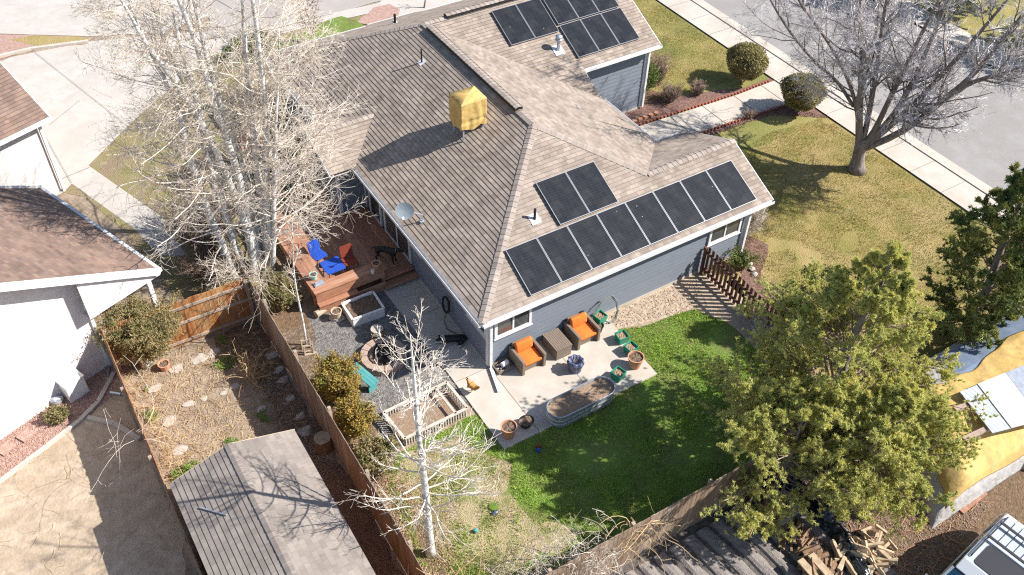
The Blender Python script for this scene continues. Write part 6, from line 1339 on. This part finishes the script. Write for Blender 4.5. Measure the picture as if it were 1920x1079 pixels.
b = MB(); b.tube([(.19, 0, .375), (.215, 0, .365)], [.01, .002], 5); b.build('beak', K['tarp_yellow'], o, local=True); o.rotation_euler.z = math.radians(115); o.scale = (1.25, 1.25, 1.25)

# ================================================================== TARP-COVERED TRAILER, RIGHT
# a body with a pointed front, about 2.6 m wide, under a grey cover with a yellow tarp over it
tr = thing('covered_trailer', 'pointed trailer under a grey cover and a wrinkled yellow tarp', 'trailer', (13, -9.3, 0))
ax = np.array([1.0, -.02]); 
PRY = np.array([-11.2, -11.1, -10.9, -10.2, -9.3, -8.4, -7.5, -7.25, -7.18]); PRZ = np.array([.02, .55, 1.02, 1.42, 1.62, 1.5, 1.12, .85, .05])
PRC = np.concatenate([[0], np.cumsum(np.hypot(np.diff(PRY), np.diff(PRZ)))]); PRC /= PRC[-1]
def cover_surface(name, m, s0, s1, off, edge=lambda s: (0.0, 1.0), ns=60, nc=60, seed=0, amp=.010):
    """cover draped over the trailer: s along the length from its slanted front, edge(s) = part of the cross-section covered"""
    r = np.random.default_rng(seed); V = []; ph = r.uniform(0, 6, 8)
    for i in range(ns + 1):
        s = s0 + (s1 - s0) * i / ns; e0, e1 = edge(s); k = min(1.0, max(0.0, (s + .45) / .9)) ** .5
        for j in range(nc + 1):
            c = e0 + (e1 - e0) * j / nc; y = float(np.interp(c, PRC, PRY)); z = float(np.interp(c, PRC, PRZ)) * k; x = 10.15 + (y + 7.3) * .60 + s
            wr = amp * (math.sin(2.6 * s + 11 * c + ph[0]) + .8 * math.sin(6 * s - 9 * c + ph[1]) + .7 * math.sin(21 * c + 2.5 * s + ph[2]) + .5 * math.sin(13 * s + 17 * c + ph[3]))
            V.append((x, y + (off + .5 * wr) * (-1 if c < .25 else (1 if c > .85 else 0)), max(.01, z + off + wr * (1 if z > .3 else 0))))
    F = [(i * (nc + 1) + j, (i + 1) * (nc + 1) + j, (i + 1) * (nc + 1) + j + 1, i * (nc + 1) + j + 1) for i in range(ns) for j in range(nc)]
    b = MB(); b.add(V, F); o_ = b.build(name, m, tr, smooth=True); sd_ = o_.modifiers.new('thick', 'SOLIDIFY'); sd_.thickness = .012; return o_
cover_surface('grey_cover', K['tarp_grey'], -.45, 8.5, 0.0)
cover_surface('blue_cover', K['tarp_blue'], 1.3, 8.5, .03, edge=lambda s: (.60, .80 + .01 * math.sin(2 * s)), seed=3, amp=.008)
cover_surface('yellow_tarp', K['tarp_yellow'], -.1, 8.5, .06, edge=lambda s: (.13 + .012 * math.sin(1.7 * s), .64 + .03 * math.sin(1.3 * s + 2.2) + .008 * math.sin(5 * s)), seed=5, amp=.012)
# three sheets lying on two beams on top
bz = 1.84
def oncover(px_, py_, z): return G(px_, py_, z)
c0, c1, c2, c3 = G(1800, 735, bz), G(1888, 699, bz + .05), G(1955, 788, bz), G(1861, 812, bz)
b = MB()
A = [c0, c0 + (c1 - c0) * .36, c3 + (c2 - c3) * .36, c3]; b.add([v for v in A] + [v - [0, 0, .03] for v in A], [(3, 2, 1, 0), (4, 5, 6, 7), (0, 1, 5, 4), (1, 2, 6, 5), (2, 3, 7, 6), (3, 0, 4, 7)])
solo(b.build('ribbed_sheet', K['rib_white']), 'white ribbed sheet, the left one of three on the yellow tarp', 'sheet', 'sheets lying on the tarp-covered trailer')
b = MB(); up_ = np.array([0, 0, .03]); A = [c0 + (c1 - c0) * .37, c0 + (c1 - c0) * .96, c3 + (c2 - c3) * .96, c3 + (c2 - c3) * .37]; b.add([v + up_ for v in A] + [v - [0, 0, .01] for v in A], [(3, 2, 1, 0), (4, 5, 6, 7), (0, 1, 5, 4), (1, 2, 6, 5), (2, 3, 7, 6), (3, 0, 4, 7)])
solo(b.build('white_sheet', K['white']), 'plain bright white sheet in the middle on the yellow tarp', 'sheet', 'sheets lying on the tarp-covered trailer')
d_ = (c1 - c0); A = [c0 + d_ * .97, c0 + d_ * 1.45, c3 + (c2 - c3) * 1.45, c3 + (c2 - c3) * .97]; b = MB(); b.add([v + up_ for v in A] + [v - [0, 0, .01] for v in A], [(3, 2, 1, 0), (4, 5, 6, 7), (0, 1, 5, 4), (1, 2, 6, 5), (2, 3, 7, 6), (3, 0, 4, 7)])
solo(b.build('grey_sheet', K['galv']), 'grey metal sheet, the right one of three on the yellow tarp', 'sheet', 'sheets lying on the tarp-covered trailer')
for (x0, y0, x1, y1), l in (((1790, 769, 1900, 722), 'upper wooden beam under the white sheets'), ((1806, 825, 1925, 770), 'lower wooden beam under the white sheets')):
    b = MB(); b.bar(G(x0, y0, bz - .11), G(x1, y1, bz - .11), .14, .1); solo(b.build('wooden_beam', K['paver']), l, 'beam', 'beams under the sheets on the trailer')

# ================================================================== CAR, BOTTOM RIGHT
car = thing('parked_car', 'silver estate car with roof rack and sunroof at the bottom right corner', 'car', (6.6, -13.2, 0), None)
def car_build():
    # local: x forward, y left; body 4.7 x 1.8 x 1.7
    W = .88
    prof = [(-2.3, .35), (-2.35, .75), (-2.25, 1.0), (-2.1, 1.02), (-1.75, 1.62), (-1.5, 1.70), (.35, 1.70), (.62, 1.62), (1.3, 1.06), (2.15, .92), (2.35, .75), (2.38, .4), (2.2, .25), (-2.1, .25)]
    low = [(-2.3, .35), (-2.35, .75), (-2.25, 1.0), (1.35, 1.03), (2.15, .90), (2.35, .75), (2.38, .4), (2.2, .25), (-2.1, .25)]
    def ext(p, w0, w1=None, tumble=None):
        n = len(p); V = []
        for s in (-1, 1):
            for x, z in p:
                w_ = w0 if tumble is None else w0 - max(0, z - 1.0) * tumble; V.append((x, s * w_, z))
        return V, [tuple(range(n))[::-1], tuple(range(n, 2 * n))] + [(i, (i + 1) % n, (i + 1) % n + n, i + n) for i in range(n)]
    b = MB(); b.add(*ext(low, W)); b.build('body', K['car'], car, local=True, bevel=.06)
    cabin = [(-2.2, 1.0), (-1.75, 1.60), (-1.5, 1.66), (.35, 1.66), (.60, 1.58), (1.32, 1.0)]
    b = MB(); b.add(*ext(cabin, W - .03, tumble=.22)); b.build('windows', K['glass'], car, local=True, bevel=.02)
    rf = [(-1.82, 1.60), (-1.55, 1.70), (.30, 1.71), (.62, 1.60), (.55, 1.56), (-1.75, 1.56)]
    b = MB(); b.add(*ext(rf, W - .16)); b.build('roof', K['car'], car, local=True, bevel=.03)
    b = MB(); b.add([(.66, -.70, 1.575), (.66, .70, 1.575), (1.30, .80, 1.055), (1.30, -.80, 1.055)], [(0, 1, 2, 3)][::1]); b.build('windscreen', K['windshield'], car, local=True)
    for s in (-1, 1):
        for a, c, w_, h_ in (((.62, s * .74, 1.58), (1.36, s * .83, 1.03), .06, .05), ((-.45, s * .725, 1.6), (-.45, s * .84, 1.04), .05, .04), ((-1.3, s * .725, 1.6), (-1.3, s * .84, 1.04), .05, .04), ((-1.75, s * .70, 1.6), (-2.2, s * .8, 1.03), .09, .06)):
            MB().bar(a, c, w_, h_).build('pillar', K['car'], car, local=True)
    b = MB(); slab_rounded(b, (-.15, 0, 1.722), .78, 1.0, .012, 0, .1); b.build('sunroof', K['car_trim'], car, local=True)
    b = MB()
    for s in (-1, 1):
        b.tube([(.15, s * .62, 1.73), (.1, s * .62, 1.78), (-1.5, s * .62, 1.78), (-1.6, s * .62, 1.72)], .02, 6)
    for x in (-.65, -1.25): b.bar((x, -.66, 1.81), (x, .66, 1.81), .07, .03)
    b.build('roof_rack', K['car_trim'], car, local=True)
    b = MB()
    for i in range(5): b.bar((-.7, -.4 + .2 * i, 1.722), (-1.7, -.4 + .2 * i, 1.715), .012, .012)
    b.build('roof_rib', K['car_trim'], car, local=True)
    for s in (-1, 1):
        b = MB(); b.box((1.05, s * 1.0, 1.08), (.14, .22, .15)); b.build('wing_mirror', K['car'], car, local=True, bevel=.03)
        b = MB(); b.box((2.25, s * .66, .74), (.2, .32, .14)); b.build('headlight', K['glass'], car, local=True, bevel=.03)
        for x in (-1.4, 1.45):
            b = MB(); b.tube([(x, s * .68, .33), (x, s * .90, .33)], .33, 20); wh = b.build('tyre', K['black'], car, local=True); c = MB(); c.tube([(x, s * .89, .33), (x, s * .912, .33)], .2, 16); rm_ = c.build('rim', K['galv'], car, local=True); rm_.parent = wh
car_build()
cdir = G(1816.5, 1032, 1.7) - G(1889.5, 957.4, 1.7); cyaw = math.atan2(cdir[1], cdir[0]); fwd = np.array([math.cos(cyaw), math.sin(cyaw)]); lft = np.array([-fwd[1], fwd[0]])
# the roof's left rear corner seen at (1889.5, 957) is local (-1.8, -.72)
pr = G(1889.5, 960, 1.66)[:2]; side = -1
cc = pr - fwd * (-1.80) - lft * (side * .72)
car.location = (float(cc[0]), float(cc[1]), 0); car.rotation_euler.z = cyaw

# ================================================================== FIREWOOD, PLASTIC SHEET
def logs(name, label, n, fn, seed, m='wood_end', grp=None):
    """each split log its own thing"""
    r = np.random.default_rng(seed); protos = []
    for k in range(4):
        b = MB(); L = .38; a0 = r.uniform(0, 1, 3); w_ = .07 + .03 * r.random(); sh_ = [(0, 0), (w_ * 1.3, .01), (w_ * .9, w_ * 1.1), (w_ * .2, w_ * .9)]
        V = [(-L / 2, x, z) for x, z in sh_] + [(L / 2, x, z) for x, z in sh_]; b.add(V, [(3, 2, 1, 0), (4, 5, 6, 7), (0, 1, 5, 4), (1, 2, 6, 5), (2, 3, 7, 6), (3, 0, 4, 7)])
        protos.append(b)
    mes = [rawmesh('firewood_log', np.concatenate(p.V), [np.array(f) for f in p.F.values()]) for p in protos]
    for me in mes: me.materials.append(K[m])
    for i in range(n):
        x, y, z, rz, tl = fn(i, r); o = bpy.data.objects.new(name, mes[i % 4]); COL.objects.link(o); o.location = (x, y, z); o.rotation_euler = (r.uniform(-.5, .5), tl, rz); s = r.uniform(.8, 1.35); o.scale = (s, s, s); tag(o, label, 'firewood', grp)
wa, wb = G(1418, 925)[:2], G(1560, 1110)[:2]
def fw(i, r): t = r.uniform(0, 1); p = wa + (wb - wa) * t; return p[0] + r.normal(0, .17), p[1] + r.normal(0, .12), r.uniform(.02, .42), r.normal(.3, .45), r.normal(0, .15)
logs('firewood_log', 'split log in the stacked firewood row beside the black plastic', 130, fw, 301, 'wood_end', 'split logs in the stacked firewood row')
pa_, pb_ = G(1580, 1015)[:2], G(1660, 1075)[:2]
def fp_(i, r): p = (pa_ + pb_) / 2 + r.normal(0, 1, 2) * [.42, .36]; return p[0], p[1], r.uniform(.0, .22), r.uniform(0, 3.1), r.normal(0, .3)
logs('firewood_log', 'pale freshly split log in the loose heap under the pine', 70, fp_, 302, 'wood_pale', 'pale split logs in the loose heap')
for i, (x0, y0, x1, y1) in enumerate([(1440, 955, 1478, 925), (1462, 980, 1500, 950), (1500, 1050, 1540, 1095), (1520, 1040, 1560, 1085)]):
    b = MB(); a, c = G(x0, y0, .5), G(x1, y1, .5); b.bar(a, c, .2, .06); solo(b.build('wood_plank', K['weathered' if i < 2 else 'wood_pale']), ['short grey plank on the firewood row, upper one', 'short grey plank on the firewood row, lower one', 'long pale plank at the bottom edge, left one', 'long pale plank at the bottom edge, right one'][i], 'plank', 'planks on the firewood row')
def crumple(name, label, P, w_, seed, m):
    r = np.random.default_rng(seed); P = resample(P, 26); b = MB(); V = []; n = 16
    for i in range(26):
        t = P[min(i + 1, 25)] - P[max(i - 1, 0)]; nn = np.array([-t[1], t[0], 0]); nn /= np.linalg.norm(nn)
        for j in range(n):
            q = j / (n - 1) * 2 - 1; V.append(P[i] + nn * q * w_ * (1 + .2 * math.sin(i * .7)) + np.array([0, 0, .42 * (1 - q * q) * (.8 + .2 * math.sin(i * .9)) + r.normal(0, .035)]))
    b.add(V, [(i * n + j, i * n + j + 1, (i + 1) * n + j + 1, (i + 1) * n + j) for i in range(25) for j in range(n - 1)]); return solo(b.build(name, K[m]), label, 'plastic sheet')
crumple('plastic_sheet', 'black plastic sheet draped over the wood pile, running to the bottom edge', [G(1470, 905), G(1520, 940), G(1560, 990), G(1600, 1060), G(1625, 1110)], .34, 311, 'plastic_black')
crumple('plastic_sheet', 'dark rumpled plastic sheet at the foot of the back fence under the pine', [G(1385, 905), G(1420, 905), G(1460, 900)], .36, 312, 'plastic_black')
q = G(1908, 880); b = MB(); b.box((q[0] + .2, q[1], .15), (.9, .25, .3), rz=-.9); solo(b.build('timber_offcut', K['wood_pale']), 'pale timber offcut on the dirt at the right edge', 'timber')
b = MB(); a, c = G(1800, 962), G(1845, 925); b.bar(a + [0, 0, .05], c + [0, 0, .05], .18, .06); solo(b.build('red_board', K['redwood']), 'reddish board lying in the shade below the trailer', 'board')
bpy.context.view_layer.update()
